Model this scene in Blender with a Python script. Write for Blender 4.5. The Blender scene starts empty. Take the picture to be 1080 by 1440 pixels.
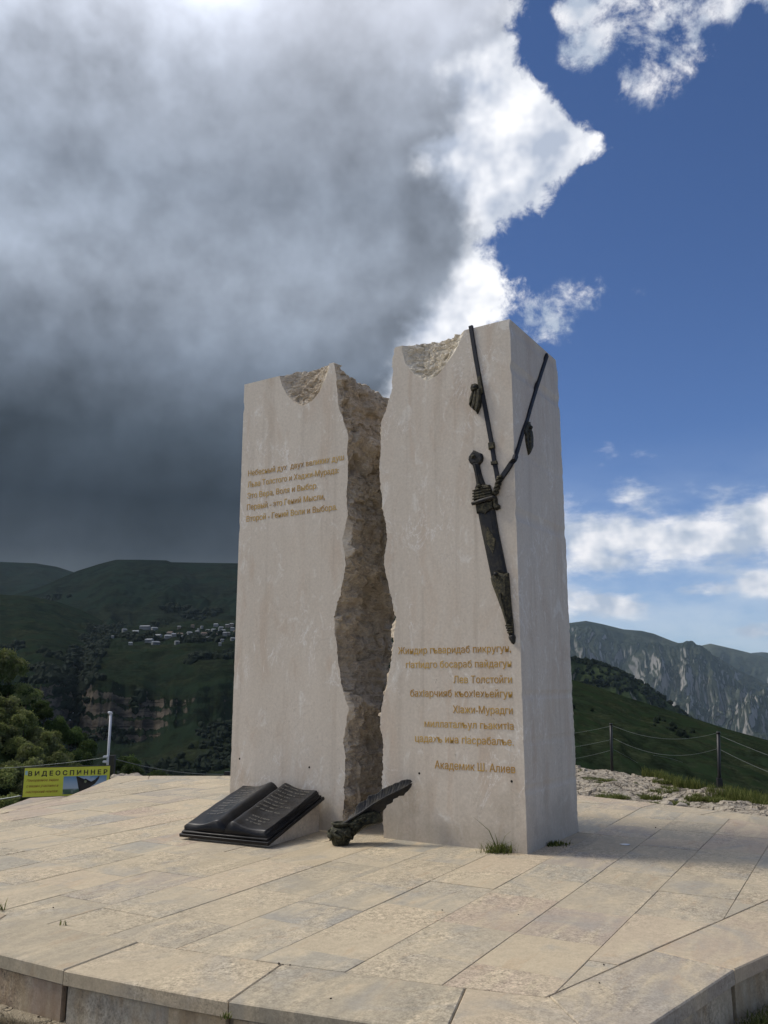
import bpy, bmesh, math, random
import numpy as np
from mathutils import Vector, Matrix

random.seed(7)
RNG = np.random.RandomState(11)
scene = bpy.context.scene
COL = scene.collection

# ------------------------------------------------------------------ camera
F = 1165.0                       # focal length in photo pixels
PITCH = math.atan(240.0 / F)
EYE = 1.4
CP, SP = math.cos(PITCH), math.sin(PITCH)
cam_d = bpy.data.cameras.new("camera")
cam_d.sensor_fit = 'VERTICAL'
cam_d.sensor_height = 36.0
cam_d.lens = 36.0 * F / 1440.0
cam_d.clip_start = 0.05
cam_d.clip_end = 80000
cam = bpy.data.objects.new("camera", cam_d)
COL.objects.link(cam)
cam.location = (0, 0, EYE)
cam.rotation_euler = (math.radians(90) + PITCH, 0, 0)
scene.camera = cam

# ------------------------------------------------------------------ survey helpers (photo survey -> world metres)
def ray(x, y):
    u = (x - 540.0) / F
    v = (720.0 - y) / F
    return np.array([u, CP - SP * v, SP + CP * v])
def gp(x, y, z=0.0):
    d = ray(x, y)
    t = (z - EYE) / d[2]
    return Vector((d[0] * t, d[1] * t, z))
def azel(x, y):
    d = ray(x, y)
    return math.degrees(math.atan2(d[0], d[1])), math.degrees(math.asin(d[2] / np.linalg.norm(d)))
def thtan(x, y):
    d = ray(x, y)
    return math.atan2(d[0], d[1]), d[2] / math.hypot(d[0], d[1])

# ------------------------------------------------------------------ node helper
class NT:
    def __init__(self, nt):
        self.nt = nt
        nt.nodes.clear()
    def node(self, t, **kw):
        n = self.nt.nodes.new(t)
        for k, v in kw.items():
            setattr(n, k, v)
        return n
    def link(self, a, b):
        self.nt.links.new(a, b)
    def setin(self, sock, v):
        if isinstance(v, bpy.types.NodeSocket):
            self.link(v, sock)
        elif v is not None:
            if hasattr(sock.default_value, '__len__') and not isinstance(v, (int, float)):
                v = tuple(v)
                if len(sock.default_value) == 4 and len(v) == 3:
                    v = v + (1.0,)
                sock.default_value = v
            elif hasattr(sock.default_value, '__len__'):
                sock.default_value = [v] * len(sock.default_value)
            else:
                sock.default_value = v
    def m(self, op, a, b=None, c=None, clamp=False):
        n = self.node('ShaderNodeMath', operation=op, use_clamp=clamp)
        self.setin(n.inputs[0], a)
        if b is not None: self.setin(n.inputs[1], b)
        if c is not None: self.setin(n.inputs[2], c)
        return n.outputs[0]
    def vm(self, op, a, b=None):
        n = self.node('ShaderNodeVectorMath', operation=op)
        self.setin(n.inputs[0], a)
        if b is not None: self.setin(n.inputs[1], b)
        return n.outputs[1] if op in ('DOT_PRODUCT', 'LENGTH') else n.outputs[0]
    def ss(self, v, a, b, lo=0.0, hi=1.0):
        n = self.node('ShaderNodeMapRange', interpolation_type='SMOOTHSTEP')
        self.setin(n.inputs[0], v)
        n.inputs[1].default_value = a; n.inputs[2].default_value = b
        self.setin(n.inputs[3], lo); self.setin(n.inputs[4], hi)
        return n.outputs[0]
    def mix(self, f, a, b, mode='MIX'):
        n = self.node('ShaderNodeMix', data_type='RGBA', blend_type=mode)
        self.setin(n.inputs[0], f); self.setin(n.inputs[6], a); self.setin(n.inputs[7], b)
        return n.outputs[2]
    def noise(self, vec, scale, detail=4, rough=0.55, dist=0.0, col=False):
        n = self.node('ShaderNodeTexNoise')
        if vec is not None: self.setin(n.inputs['Vector'], vec)
        n.inputs['Scale'].default_value = scale
        n.inputs['Detail'].default_value = detail
        n.inputs['Roughness'].default_value = rough
        n.inputs['Distortion'].default_value = dist
        return n.outputs['Color'] if col else n.outputs['Fac']
    def voro(self, vec, scale, feature='F1', out='Distance'):
        n = self.node('ShaderNodeTexVoronoi', feature=feature)
        self.setin(n.inputs['Vector'], vec)
        n.inputs['Scale'].default_value = scale
        return n.outputs[out]
    def ramp(self, f, stops, interp='LINEAR'):
        n = self.node('ShaderNodeValToRGB')
        self.setin(n.inputs[0], f)
        cr = n.color_ramp
        cr.interpolation = interp
        while len(cr.elements) < len(stops): cr.elements.new(0.5)
        for e, (p, c) in zip(cr.elements, stops):
            e.position = p
            e.color = tuple(c) + (1.0,) if len(c) == 3 else c
        return n.outputs[0]
    def scalev(self, vec, s):
        return self.vm('MULTIPLY', vec, s)

def lin(r, g, b):
    f = lambda c: (c / 255.0 / 12.92) if c <= 10 else ((c / 255.0 + 0.055) / 1.055) ** 2.4
    return (f(r), f(g), f(b))

# ------------------------------------------------------------------ world: Nishita sky + procedural clouds
SUN_AZ, SUN_EL = -72.0, 48.0     # degrees, azimuth from +Y towards +X
EXPOSURE = 0.12
world = bpy.data.worlds.new("World")
scene.world = world
world.use_nodes = True
W = NT(world.node_tree)
sky = W.node('ShaderNodeTexSky', sky_type='NISHITA')
sky.sun_disc = False
sky.sun_elevation = math.radians(SUN_EL)
sky.sun_rotation = math.radians(SUN_AZ)
sky.altitude = 1600
sky.air_density = 1.0
sky.dust_density = 0.15
sky.ozone_density = 3.0
tc = W.node('ShaderNodeTexCoord')
dvec = tc.outputs['Generated']
sep = W.node('ShaderNodeSeparateXYZ')
W.link(dvec, sep.inputs[0])
DX, DY, DZ = sep.outputs
AZ = W.m('MULTIPLY', W.m('ARCTAN2', DX, DY), 57.2958)
EL = W.m('MULTIPLY', W.m('ARCSINE', W.m('MULTIPLY', DZ, 0.99999)), 57.2958)
nA = W.noise(dvec, 9.0, 9, 0.62)
nB = W.noise(W.vm('ADD', dvec, (3.1, 1.7, 5.2)), 3.2, 7, 0.52)
# a second look at the same cloud noise, shifted towards the sun: gives lit and shaded sides
nE1 = W.noise(dvec, 9.0, 4, 0.55)
nE2 = W.noise(W.vm('ADD', dvec, (-0.018, 0.0, 0.020)), 9.0, 4, 0.55)
emb = W.m('MULTIPLY', W.m('SUBTRACT', nE1, nE2), 2.6)
nC = W.noise(W.vm('MULTIPLY', dvec, (1, 1, 2.6)), 11.0, 8, 0.6)
def fcurve(sock, pts, smin, smax):
    n = W.node('ShaderNodeFloatCurve')
    W.setin(n.inputs['Value'], sock)
    cm = n.mapping.curves[0]
    pts = sorted(pts)
    P = [((e) / 60.0, (a - smin) / (smax - smin)) for e, a in pts]
    cm.points[0].location = P[0]
    cm.points[-1].location = P[-1]
    for p in P[1:-1]: cm.points.new(*p)
    for p in cm.points: p.handle_type = 'VECTOR'
    n.mapping.update()
    return W.m('MULTIPLY_ADD', n.outputs[0], smax - smin, smin)
eln = W.m('DIVIDE', EL, 60.0, clamp=True)
edge_px = [(728, 0), (728, 62), (748, 100), (778, 128), (806, 165), (858, 187), (842, 222), (800, 250), (760, 282), (728, 318), (700, 340), (712, 372), (712, 400), (704, 450), (690, 500), (660, 560), (660, 700), (640, 960)]
E_pts = [(azel(*p)[1], azel(*p)[0]) for p in edge_px] + [(60, 14.0)]
white_px = [(720, 0), (690, 50), (655, 95), (650, 150), (640, 185), (600, 205), (612, 250), (630, 300), (640, 340), (620, 400), (575, 450), (545, 500), (520, 560), (520, 960)]
W_pts = [(azel(*p)[1], azel(*p)[0]) for p in white_px] + [(60, 10.0)]
edge = fcurve(eln, E_pts, -40, 40)
wedge = fcurve(eln, W_pts, -40, 40)
dE = W.m('SUBTRACT', edge, AZ)
nF = W.noise(dvec, 34.0, 8, 0.66, 0.4)
dEn = W.m('ADD', dE, W.m('ADD', W.m('MULTIPLY', W.m('SUBTRACT', nA, 0.5), 8.0), W.m('MULTIPLY', W.m('SUBTRACT', nF, 0.5), 4.5)))
main = W.ss(dEn, -0.5, 1.1)
main = W.m('MULTIPLY', main, W.ss(AZ, -120.0, -75.0))
# lone clouds on the blue side: (px, py, rx px, ry px, density)
blobs = [(905, 35, 120, 95), (990, 5, 90, 60), (905, 105, 70, 60), (835, 0, 70, 50), (1095, -5, 50, 40), (850, 60, 60, 45), (945, 60, 80, 60),
         (754, 456, 52, 40, 0.32), (745, 428, 30, 34, 0.32), (826, 412, 54, 30, 0.22),
         (860, 768, 150, 58), (985, 752, 170, 56), (1075, 742, 120, 66), (888, 700, 34, 44, 0.35), (1010, 715, 60, 36, 0.5), (700, 770, 160, 70), (1180, 750, 140, 80),
         (850, 848, 95, 26), (985, 828, 62, 14), (1070, 818, 48, 24), (1068, 886, 46, 14), (760, 850, 90, 30), (1250, 830, 120, 30)]
union = None
for (bx, by, rx, ry, *wt) in blobs:
    a0, e0 = azel(bx, by)
    ra = abs(azel(bx + rx, by)[0] - azel(bx - rx, by)[0]) / 2
    re = abs(azel(bx, by + ry)[1] - azel(bx, by - ry)[1]) / 2
    ux = W.m('MULTIPLY_ADD', AZ, 1 / ra, -a0 / ra)
    uy = W.m('MULTIPLY_ADD', EL, 1 / re, -e0 / re)
    v = W.m('SUBTRACT', 1.0, W.m('SQRT', W.m('ADD', W.m('MULTIPLY', ux, ux), W.m('MULTIPLY', uy, uy))))
    if wt: v = W.m('MULTIPLY', v, wt[0])
    union = v if union is None else W.m('SMOOTH_MAX', union, v, 0.25)
nW = W.noise(W.vm('ADD', dvec, (1.3, 0.4, 2.2)), 15.0, 10, 0.64, 0.15)
lone_hi = W.m('MULTIPLY', W.ss(W.m('ADD', nW, W.m('MULTIPLY', W.m('MINIMUM', union, 0.6), 0.26)), 0.52, 0.70), W.ss(W.m('ADD', union, W.m('MULTIPLY', W.m('SUBTRACT', nW, 0.5), 1.2)), 0.0, 0.3))
lone_lo = W.ss(W.m('ADD', W.m('MINIMUM', union, 0.6), W.m('ADD', W.m('MULTIPLY', W.m('SUBTRACT', nC, 0.5), 2.2), W.m('MULTIPLY', W.m('SUBTRACT', nW, 0.5), 0.9))), 0.0, 0.75)
lone = W.m('ADD', W.m('MULTIPLY', lone_hi, W.ss(EL, 14.0, 18.0)), W.m('MULTIPLY', lone_lo, W.ss(EL, 14.0, 18.0, 1.0, 0.0)))
# thin veil low over the mountains
veil = W.m('MULTIPLY', W.ss(EL, 0.0, 17.0, 0.75, 0.0), W.ss(nC, 0.1, 0.75))
# broken cloud over the rest of the sky
offv = W.m('MAXIMUM', W.ss(AZ, 34.0, 55.0), W.m('MAXIMUM', W.ss(AZ, -110.0, -70.0, 1.0, 0.0), W.ss(EL, 48.0, 60.0)))
cover = W.m('MAXIMUM', W.m('MULTIPLY', W.ss(AZ, 34.0, 60.0), 0.07), W.m('MULTIPLY', W.ss(AZ, -60.0, -20.0, 1.0, 0.0), -0.10))
rest = W.m('MULTIPLY', W.ss(W.m('SUBTRACT', nB, cover), 0.44, 0.60), offv)
# colours (linear display values)
grey = W.ramp(W.m('DIVIDE', EL, 45.0, clamp=True), [
    (0.0, lin(98, 104, 110)), (0.12, lin(84, 89, 94)), (0.19, lin(52, 57, 64)), (0.27, lin(42, 49, 58)), (0.37, lin(68, 77, 88)),
    (0.47, lin(110, 120, 134)), (0.58, lin(143, 152, 166)), (0.72, lin(134, 143, 157)), (0.86, lin(158, 165, 178)), (1.0, lin(190, 194, 205))])
nG1 = W.noise(W.vm('ADD', dvec, (2.2, 9.1, 0.3)), 4.6, 5, 0.5)
nG2 = W.noise(W.vm('ADD', dvec, (2.17, 9.1, 0.345)), 4.6, 5, 0.5)
emb2 = W.m('SUBTRACT', nG1, nG2)
nD = W.noise(W.vm('ADD', dvec, (7.7, 2.2, 1.1)), 5.5, 6, 0.5)
gmod = W.m('ADD', 1.0, W.m('ADD', W.m('MULTIPLY', W.m('SUBTRACT', nB, 0.5), 0.75), W.m('ADD', W.m('MULTIPLY', W.m('SUBTRACT', nD, 0.5), 0.55), W.m('MULTIPLY_ADD', emb, 0.4, W.m('ADD', W.m('MULTIPLY', emb2, 1.3), W.m('MULTIPLY', W.m('SUBTRACT', nA, 0.5), 0.35))))))
grey = W.mix(1.0, grey, gmod, 'MULTIPLY')
def gauss(px, py, rpx, rpy=None):
    a0, e0 = azel(px, py)
    ra = rpx * 0.044; re = (rpy or rpx) * 0.044
    ux = W.m('MULTIPLY', W.m('SUBTRACT', AZ, a0), 1 / ra)
    uy = W.m('MULTIPLY', W.m('SUBTRACT', EL, e0), 1 / re)
    return W.m('EXPONENT', W.m('MULTIPLY', W.m('ADD', W.m('MULTIPLY', ux, ux), W.m('MULTIPLY', uy, uy)), -1.0))
for (px, py, rx, ry, amt) in [(290, -25, 90, 50, 0.6), (160, 20, 320, 100, 0.16), (60, 360, 130, 90, 0.12), (430, 150, 110, 120, -0.25), (260, 230, 120, 90, -0.12), (100, 600, 200, 110, -0.12)]:
    g = W.m('MULTIPLY_ADD', gauss(px, py, rx, ry), amt, 1.0)
    grey = W.mix(1.0, grey, g, 'MULTIPLY')
dW = W.m('ADD', W.m('SUBTRACT', AZ, wedge), W.m('MULTIPLY', W.m('SUBTRACT', nB, 0.5), 14.0))
dW = W.m('ADD', dW, W.m('MULTIPLY', W.m('SUBTRACT', nA, 0.5), 9.0))
wfac = W.m('MULTIPLY', W.ss(dW, -1.2, 2.4), W.ss(EL, 16.0, 22.0))
whitec = W.mix(W.m('ADD', W.m('MULTIPLY', emb, 2.0), W.m('MULTIPLY_ADD', nD, 1.1, -0.05), clamp=True), lin(178, 188, 206), lin(250, 251, 255))
rim = W.m('MULTIPLY', W.ss(dEn, 0.3, 3.0, 1.0, 0.0), 0.25)
whitec = W.mix(rim, whitec, lin(255, 255, 255))
maincol = W.mix(wfac, grey, whitec)
lonecol = W.mix(W.m('ADD', W.m('MULTIPLY', emb, 2.5), W.m('MULTIPLY_ADD', nC, 1.6, -0.3), clamp=True), lin(176, 188, 206), lin(240, 240, 244))
restcol = W.mix(W.m('ADD', W.m('MULTIPLY', emb, 2.0), W.m('MULTIPLY', nD, 1.0), clamp=True), lin(196, 196, 196), lin(255, 252, 246))
sdv = (math.sin(math.radians(SUN_AZ)) * math.cos(math.radians(SUN_EL)), math.cos(math.radians(SUN_AZ)) * math.cos(math.radians(SUN_EL)), math.sin(math.radians(SUN_EL)))
sdot = W.vm('DOT_PRODUCT', dvec, sdv)
# cloud thins and glows round the veiled sun
glow = W.m('MULTIPLY_ADD', W.m('EXPONENT', W.m('MULTIPLY', W.m('SUBTRACT', sdot, 1.0), 16.0)), 5.5, 1.0)
maincol = W.mix(1.0, maincol, glow, 'MULTIPLY')
restcol = W.mix(1.0, restcol, glow, 'MULTIPLY')
GAIN = 10.0
def gain(c): return W.mix(1.0, c, (GAIN, GAIN, GAIN), 'MULTIPLY')
skyc = W.mix(1.0, sky.outputs[0], (0.62, 0.735, 0.96), 'MULTIPLY')
skyc = W.mix(veil, skyc, gain(lin(205, 216, 228)))
skyc = W.mix(rest, skyc, gain(restcol))
skyc = W.mix(lone, skyc, gain(lonecol))
skyc = W.mix(main, skyc, gain(maincol))
bg = W.node('ShaderNodeBackground')
W.link(skyc, bg.inputs[0])
bg.inputs[1].default_value = 0.1
wo = W.node('ShaderNodeOutputWorld')
W.link(bg.outputs[0], wo.inputs[0])

# ------------------------------------------------------------------ sun (veiled by the edge of the big cloud)
sun_d = bpy.data.lights.new("sun", 'SUN')
sun_d.energy = 2.2
sun_d.angle = math.radians(13)
sun_d.color = (1.0, 0.91, 0.76)
sun = bpy.data.objects.new("sun", sun_d)
COL.objects.link(sun)
sa, se = math.radians(SUN_AZ), math.radians(SUN_EL)
sdir = Vector((math.sin(sa) * math.cos(se), math.cos(sa) * math.cos(se), math.sin(se)))
sun.rotation_euler = sdir.to_track_quat('Z', 'Y').to_euler()
sun.location = (0, 0, 30)

scene.view_settings.view_transform = 'Standard'
scene.view_settings.look = 'None'
scene.view_settings.exposure = EXPOSURE
scene.view_settings.gamma = 1.0
scene.view_settings.use_curve_mapping = False
scene.render.engine = 'CYCLES'
scene.cycles.use_denoising = True
scene.cycles.max_bounces = 5
scene.cycles.diffuse_bounces = 3
scene.cycles.glossy_bounces = 2
scene.cycles.transmission_bounces = 2
scene.cycles.volume_bounces = 1
scene.cycles.transparent_max_bounces = 6

# ------------------------------------------------------------------ numpy noise
PERM = RNG.permutation(256)
PERM = np.concatenate([PERM, PERM, PERM])
GR = RNG.normal(size=(256, 3)); GR /= np.linalg.norm(GR, axis=1)[:, None]
def pnoise(x, y, z=0.0):
    x, y, z = np.broadcast_arrays(np.asarray(x, float), np.asarray(y, float), np.asarray(z, float))
    xi = np.floor(x).astype(int); yi = np.floor(y).astype(int); zi = np.floor(z).astype(int)
    xf, yf, zf = x - xi, y - yi, z - zi
    f = lambda t: t * t * t * (t * (t * 6 - 15) + 10)
    u, v, w = f(xf), f(yf), f(zf)
    out = 0
    for dx in (0, 1):
        for dy in (0, 1):
            for dz in (0, 1):
                h = PERM[PERM[PERM[(xi + dx) & 255] + ((yi + dy) & 255)] + ((zi + dz) & 255)]
                g = GR[h]
                d = g[..., 0] * (xf - dx) + g[..., 1] * (yf - dy) + g[..., 2] * (zf - dz)
                out = out + d * (u if dx else 1 - u) * (v if dy else 1 - v) * (w if dz else 1 - w)
    return out * 1.6
def fbm(x, y, z=0.0, o=5, g=0.5, l=2.03):
    s, a = 0, 1.0
    for i in range(o):
        s = s + a * pnoise(np.asarray(x) + 13.7 * i, np.asarray(y) + 7.1 * i, np.asarray(z) + 3.3 * i)
        a *= g; x = np.asarray(x) * l; y = np.asarray(y) * l; z = np.asarray(z) * l
    return s
def ridged(x, y, z=0.0, o=5, g=0.5, l=2.03):
    s, a = 0, 1.0
    for i in range(o):
        s = s + a * (1 - 2.2 * np.abs(pnoise(np.asarray(x) + 13.7 * i, np.asarray(y) + 7.1 * i, np.asarray(z) + 3.3 * i)))
        a *= g; x = np.asarray(x) * l; y = np.asarray(y) * l; z = np.asarray(z) * l
    return s
def facets(a, b, scale, seed, tilt=1.0):
    """piecewise planar relief: nearest random point owns the sample and tilts its own plane"""
    r = np.random.RandomState(seed)
    a = a / scale; b = b / scale
    a0, b0 = a.min() - 1, b.min() - 1
    na, nb = int(a.max() - a0) + 3, int(b.max() - b0) + 3
    pa, pb = r.rand(na, nb), r.rand(na, nb)
    hh, ga, gb = r.uniform(-1, 1, (na, nb)), r.normal(size=(na, nb)), r.normal(size=(na, nb))
    ia = np.floor(a - a0).astype(int); ib = np.floor(b - b0).astype(int)
    best = np.full(a.shape, 1e9); val = np.zeros(a.shape)
    for da in (-1, 0, 1):
        for db in (-1, 0, 1):
            ja = np.clip(ia + da, 0, na - 1); jb = np.clip(ib + db, 0, nb - 1)
            cx = ja + pa[ja, jb] + a0; cy = jb + pb[ja, jb] + b0
            d = (a - cx) ** 2 + (b - cy) ** 2
            v = hh[ja, jb] * 0.7 + tilt * (ga[ja, jb] * (a - cx) + gb[ja, jb] * (b - cy))
            k = d < best
            best = np.where(k, d, best); val = np.where(k, v, val)
    return val

# ------------------------------------------------------------------ mesh helpers
def link(o, parent=None):
    COL.objects.link(o)
    if parent is not None:
        o.parent = parent
    return o
def tag(o, label=None, cat=None, group=None, kind=None):
    if label: o['label'] = label
    if cat: o['category'] = cat
    if group: o['group'] = group
    if kind: o['kind'] = kind
    return o
def empty(name, loc=(0, 0, 0), rz=0.0):
    o = bpy.data.objects.new(name, None)
    o.location = loc
    o.rotation_euler = (0, 0, rz)
    o.empty_display_size = 0.1
    return link(o)
def mesh(name, verts, faces, mat, parent=None, smooth=False):
    me = bpy.data.meshes.new(name)
    me.from_pydata([tuple(v) for v in verts], [], [tuple(f) for f in faces])
    if smooth:
        me.polygons.foreach_set('use_smooth', [True] * len(me.polygons))
    me.materials.append(mat)
    me.update()
    return link(bpy.data.objects.new(name, me), parent)
def grid(name, P, mat, parent=None, smooth=True, flip=False):
    """P: (n, m, 3) array -> quad sheet, fast"""
    n, m = P.shape[:2]
    me = bpy.data.meshes.new(name)
    me.vertices.add(n * m)
    me.vertices.foreach_set('co', np.ascontiguousarray(P.reshape(-1), dtype=np.float32))
    i = np.arange(n - 1)[:, None] * m + np.arange(m - 1)[None, :]
    q = np.stack([i, i + 1, i + m + 1, i + m], -1).reshape(-1, 4)
    if flip: q = q[:, ::-1]
    nf = len(q)
    me.loops.add(nf * 4)
    me.loops.foreach_set('vertex_index', np.ascontiguousarray(q.reshape(-1), dtype=np.int32))
    me.polygons.add(nf)
    me.polygons.foreach_set('loop_start', np.arange(0, nf * 4, 4, dtype=np.int32))
    me.polygons.foreach_set('loop_total', np.full(nf, 4, dtype=np.int32))
    me.polygons.foreach_set('use_smooth', np.full(nf, smooth, dtype=bool))
    me.materials.append(mat)
    me.update(calc_edges=True)
    me.validate()
    return link(bpy.data.objects.new(name, me), parent)
def soup(name, V, Fc, mat, parent=None, smooth=False):
    """V (n,3), Fc (k, s) arrays -> mesh, fast"""
    me = bpy.data.meshes.new(name)
    V = np.asarray(V, dtype=np.float32); Fc = np.asarray(Fc, dtype=np.int32)
    me.vertices.add(len(V)); me.vertices.foreach_set('co', V.reshape(-1))
    nf, s = Fc.shape
    me.loops.add(nf * s); me.loops.foreach_set('vertex_index', np.ascontiguousarray(Fc.reshape(-1)))
    me.polygons.add(nf)
    me.polygons.foreach_set('loop_start', np.arange(0, nf * s, s, dtype=np.int32))
    me.polygons.foreach_set('loop_total', np.full(nf, s, dtype=np.int32))
    me.polygons.foreach_set('use_smooth', np.full(nf, smooth, dtype=bool))
    me.materials.append(mat)
    me.update(calc_edges=True)
    if name is None: return me
    return link(bpy.data.objects.new(name, me), parent)
def from_bm(name, bm, mat, parent=None, smooth=False):
    me = bpy.data.meshes.new(name)
    bm.normal_update()
    bm.to_mesh(me); bm.free()
    if smooth: me.polygons.foreach_set('use_smooth', [True] * len(me.polygons))
    me.materials.append(mat)
    return link(bpy.data.objects.new(name, me), parent)
def tube(bm, pts, rad, seg=8, cap=True):
    pts = [Vector(p) for p in pts]
    rads = rad if isinstance(rad, (list, tuple)) else [rad] * len(pts)
    rings = []
    for i, p in enumerate(pts):
        d = (pts[min(i + 1, len(pts) - 1)] - pts[max(i - 1, 0)]).normalized()
        a = d.orthogonal().normalized() if i == 0 else (a - d * a.dot(d)).normalized()
        b = d.cross(a)
        rings.append([bm.verts.new(p + (a * math.cos(t) + b * math.sin(t)) * rads[i]) for t in [2 * math.pi * k / seg for k in range(seg)]])
    for r0, r1 in zip(rings, rings[1:]):
        for k in range(seg):
            bm.faces.new((r0[k], r0[(k + 1) % seg], r1[(k + 1) % seg], r1[k]))
    if cap:
        bm.faces.new(rings[0][::-1]); bm.faces.new(rings[-1])
def box(bm, c, s, M=None):
    vs = []
    for dz in (-1, 1):
        for dy in (-1, 1):
            for dx in (-1, 1):
                p = Vector((c[0] + dx * s[0] / 2, c[1] + dy * s[1] / 2, c[2] + dz * s[2] / 2))
                vs.append(bm.verts.new(M @ p if M else p))
    for f in ((0, 2, 3, 1), (4, 5, 7, 6), (0, 1, 5, 4), (2, 6, 7, 3), (0, 4, 6, 2), (1, 3, 7, 5)):
        bm.faces.new([vs[i] for i in f])
def lathe(bm, prof, c, seg=24, wob=None):
    rings = []
    for (r, z) in prof:
        rings.append([bm.verts.new((c[0] + (r + (wob(t, z) if wob else 0)) * math.cos(t), c[1] + (r + (wob(t, z) if wob else 0)) * math.sin(t), c[2] + z)) for t in [2 * math.pi * k / seg for k in range(seg)]])
    for r0, r1 in zip(rings, rings[1:]):
        for k in range(seg):
            bm.faces.new((r0[k], r0[(k + 1) % seg], r1[(k + 1) % seg], r1[k]))
    bm.faces.new(rings[0][::-1]); bm.faces.new(rings[-1])

# ------------------------------------------------------------------ materials
def new_mat(name):
    m = bpy.data.materials.new(name)
    m.use_nodes = True
    t = NT(m.node_tree)
    out = t.node('ShaderNodeOutputMaterial')
    b = t.node('ShaderNodeBsdfPrincipled')
    t.link(b.outputs[0], out.inputs[0])
    t.out = out
    return m, t, b
def bump(t, b, h, dist=0.01, strength=1.0, normal=None):
    n = t.node('ShaderNodeBump')
    n.inputs['Strength'].default_value = strength
    n.inputs['Distance'].default_value = dist
    t.link(h, n.inputs['Height'])
    if normal is not None: t.link(normal, n.inputs['Normal'])
    t.link(n.outputs[0], b.inputs['Normal'])
    return n.outputs[0]
def pos(t): return t.node('ShaderNodeNewGeometry').outputs['Position']
def rnd(t): return t.node('ShaderNodeObjectInfo').outputs['Random']
def spec(b, v):
    b.inputs['Specular IOR Level'].default_value = v

def simple_mat(name, col, rough=0.6, metal=0.0, var=0.25, scale=8.0, bmp=0.0, sp=0.5):
    m, t, b = new_mat(name)
    p = pos(t)
    n = t.noise(p, scale, 5, 0.6)
    c = t.mix(n, tuple(x * (1 - var) for x in col), tuple(min(1, x * (1 + var)) for x in col))
    t.link(c, b.inputs['Base Color'])
    b.inputs['Roughness'].default_value = rough
    b.inputs['Metallic'].default_value = metal
    spec(b, sp)
    if bmp: bump(t, b, t.noise(p, scale * 6, 4), bmp)
    return m

# paving: travertine-like slabs, every slab its own tone
def paving_mat(name, tone=1.0, rough_front=False):
    m, t, b = new_mat(name)
    p = pos(t); r = rnd(t)
    rot = t.node('ShaderNodeVectorRotate', rotation_type='Z_AXIS')
    t.link(p, rot.inputs['Vector']); rot.inputs['Angle'].default_value = math.radians(-60.3)
    off = t.node('ShaderNodeCombineXYZ')
    t.link(t.m('MULTIPLY', r, 37.0), off.inputs[0]); t.link(t.m('MULTIPLY', r, 91.0), off.inputs[1]); t.link(t.m('MULTIPLY', r, 13.0), off.inputs[2])
    q = t.vm('ADD', rot.outputs[0], off.outputs[0])
    base = t.ramp(r, [(0.0, (0.48, 0.40, 0.285)), (0.16, (0.38, 0.335, 0.26)), (0.32, (0.52, 0.435, 0.315)), (0.46, (0.42, 0.335, 0.27)),
                      (0.6, (0.36, 0.335, 0.285)), (0.78, (0.50, 0.42, 0.305)), (1.0, (0.40, 0.35, 0.275))])
    strk = t.noise(t.vm('MULTIPLY', q, (1.2, 4.0, 1.0)), 1.6, 6, 0.6, 0.6)
    base = t.mix(t.ss(strk, 0.40, 0.72), base, (0.54, 0.455, 0.33))
    gy = t.noise(q, 1.7, 5, 0.6, 0.8)
    base = t.mix(t.m('MULTIPLY', t.ss(gy, 0.50, 0.70), 0.55), base, (0.32, 0.31, 0.29))
    rust = t.noise(t.vm('ADD', t.vm('MULTIPLY', q, (0.8, 3.0, 1.0)), (9, 4, 1)), 3.0, 5, 0.6, 0.5)
    base = t.mix(t.m('MULTIPLY', t.ss(rust, 0.58, 0.70), 0.25), base, (0.44, 0.29, 0.17))
    # old shuttered-off grime, in wide patches over several slabs
    gr = t.noise(p, 0.55, 6, 0.6, 0.3)
    base = t.mix(t.m('MULTIPLY', t.ss(gr, 0.42, 0.62), 0.22), base, t.mix(1.0, base, (0.72, 0.73, 0.74), 'MULTIPLY'))
    # grain
    g1 = t.noise(q, 85.0, 3, 0.7)
    g2 = t.noise(q, 26.0, 4, 0.7)
    amt = t.ss(t.noise(q, 1.3, 4, 0.6), 0.40, 0.66, 0.25, 1.0)
    mod = t.m('ADD', t.m('MULTIPLY', t.m('SUBTRACT', g1, 0.5), t.m('MULTIPLY', amt, 2.0)), t.m('MULTIPLY', t.m('SUBTRACT', g2, 0.5), t.m('MULTIPLY', amt, 1.9)))
    base = t.mix(1.0, base, t.m('ADD', mod, 1.0), 'MULTIPLY')
    pits = t.m('MULTIPLY', t.ss(t.noise(q, 60.0, 2, 0.6), 0.62, 0.72), amt)
    base = t.mix(t.m('MULTIPLY', pits, 0.55), base, (0.13, 0.105, 0.08))
    base = t.mix(1.0, base, (tone * 1.02, tone * 1.01, tone * 0.965), 'MULTIPLY')
    if rough_front:
        st = t.noise(t.vm('MULTIPLY', p, (3, 3, 1.2)), 2.2, 5, 0.6)
        base = t.mix(t.ss(st, 0.4, 0.65), base, t.mix(1.0, base, (0.78, 0.70, 0.60), 'MULTIPLY'))
    t.link(base, b.inputs['Base Color'])
    b.inputs['Roughness'].default_value = 0.78
    spec(b, 0.35)
    h = t.m('SUBTRACT', t.m('ADD', t.m('MULTIPLY', g2, 0.6), t.m('MULTIPLY', g1, 0.4)), t.m('MULTIPLY', pits, 0.8))
    bump(t, b, t.m('MULTIPLY', h, amt), 0.006, 0.8)
    return m
M_slab = paving_mat("paving_stone", 0.97)
M_coping = paving_mat("coping_stone", 0.93)
M_riser = paving_mat("riser_stone", 0.95, True)

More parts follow.
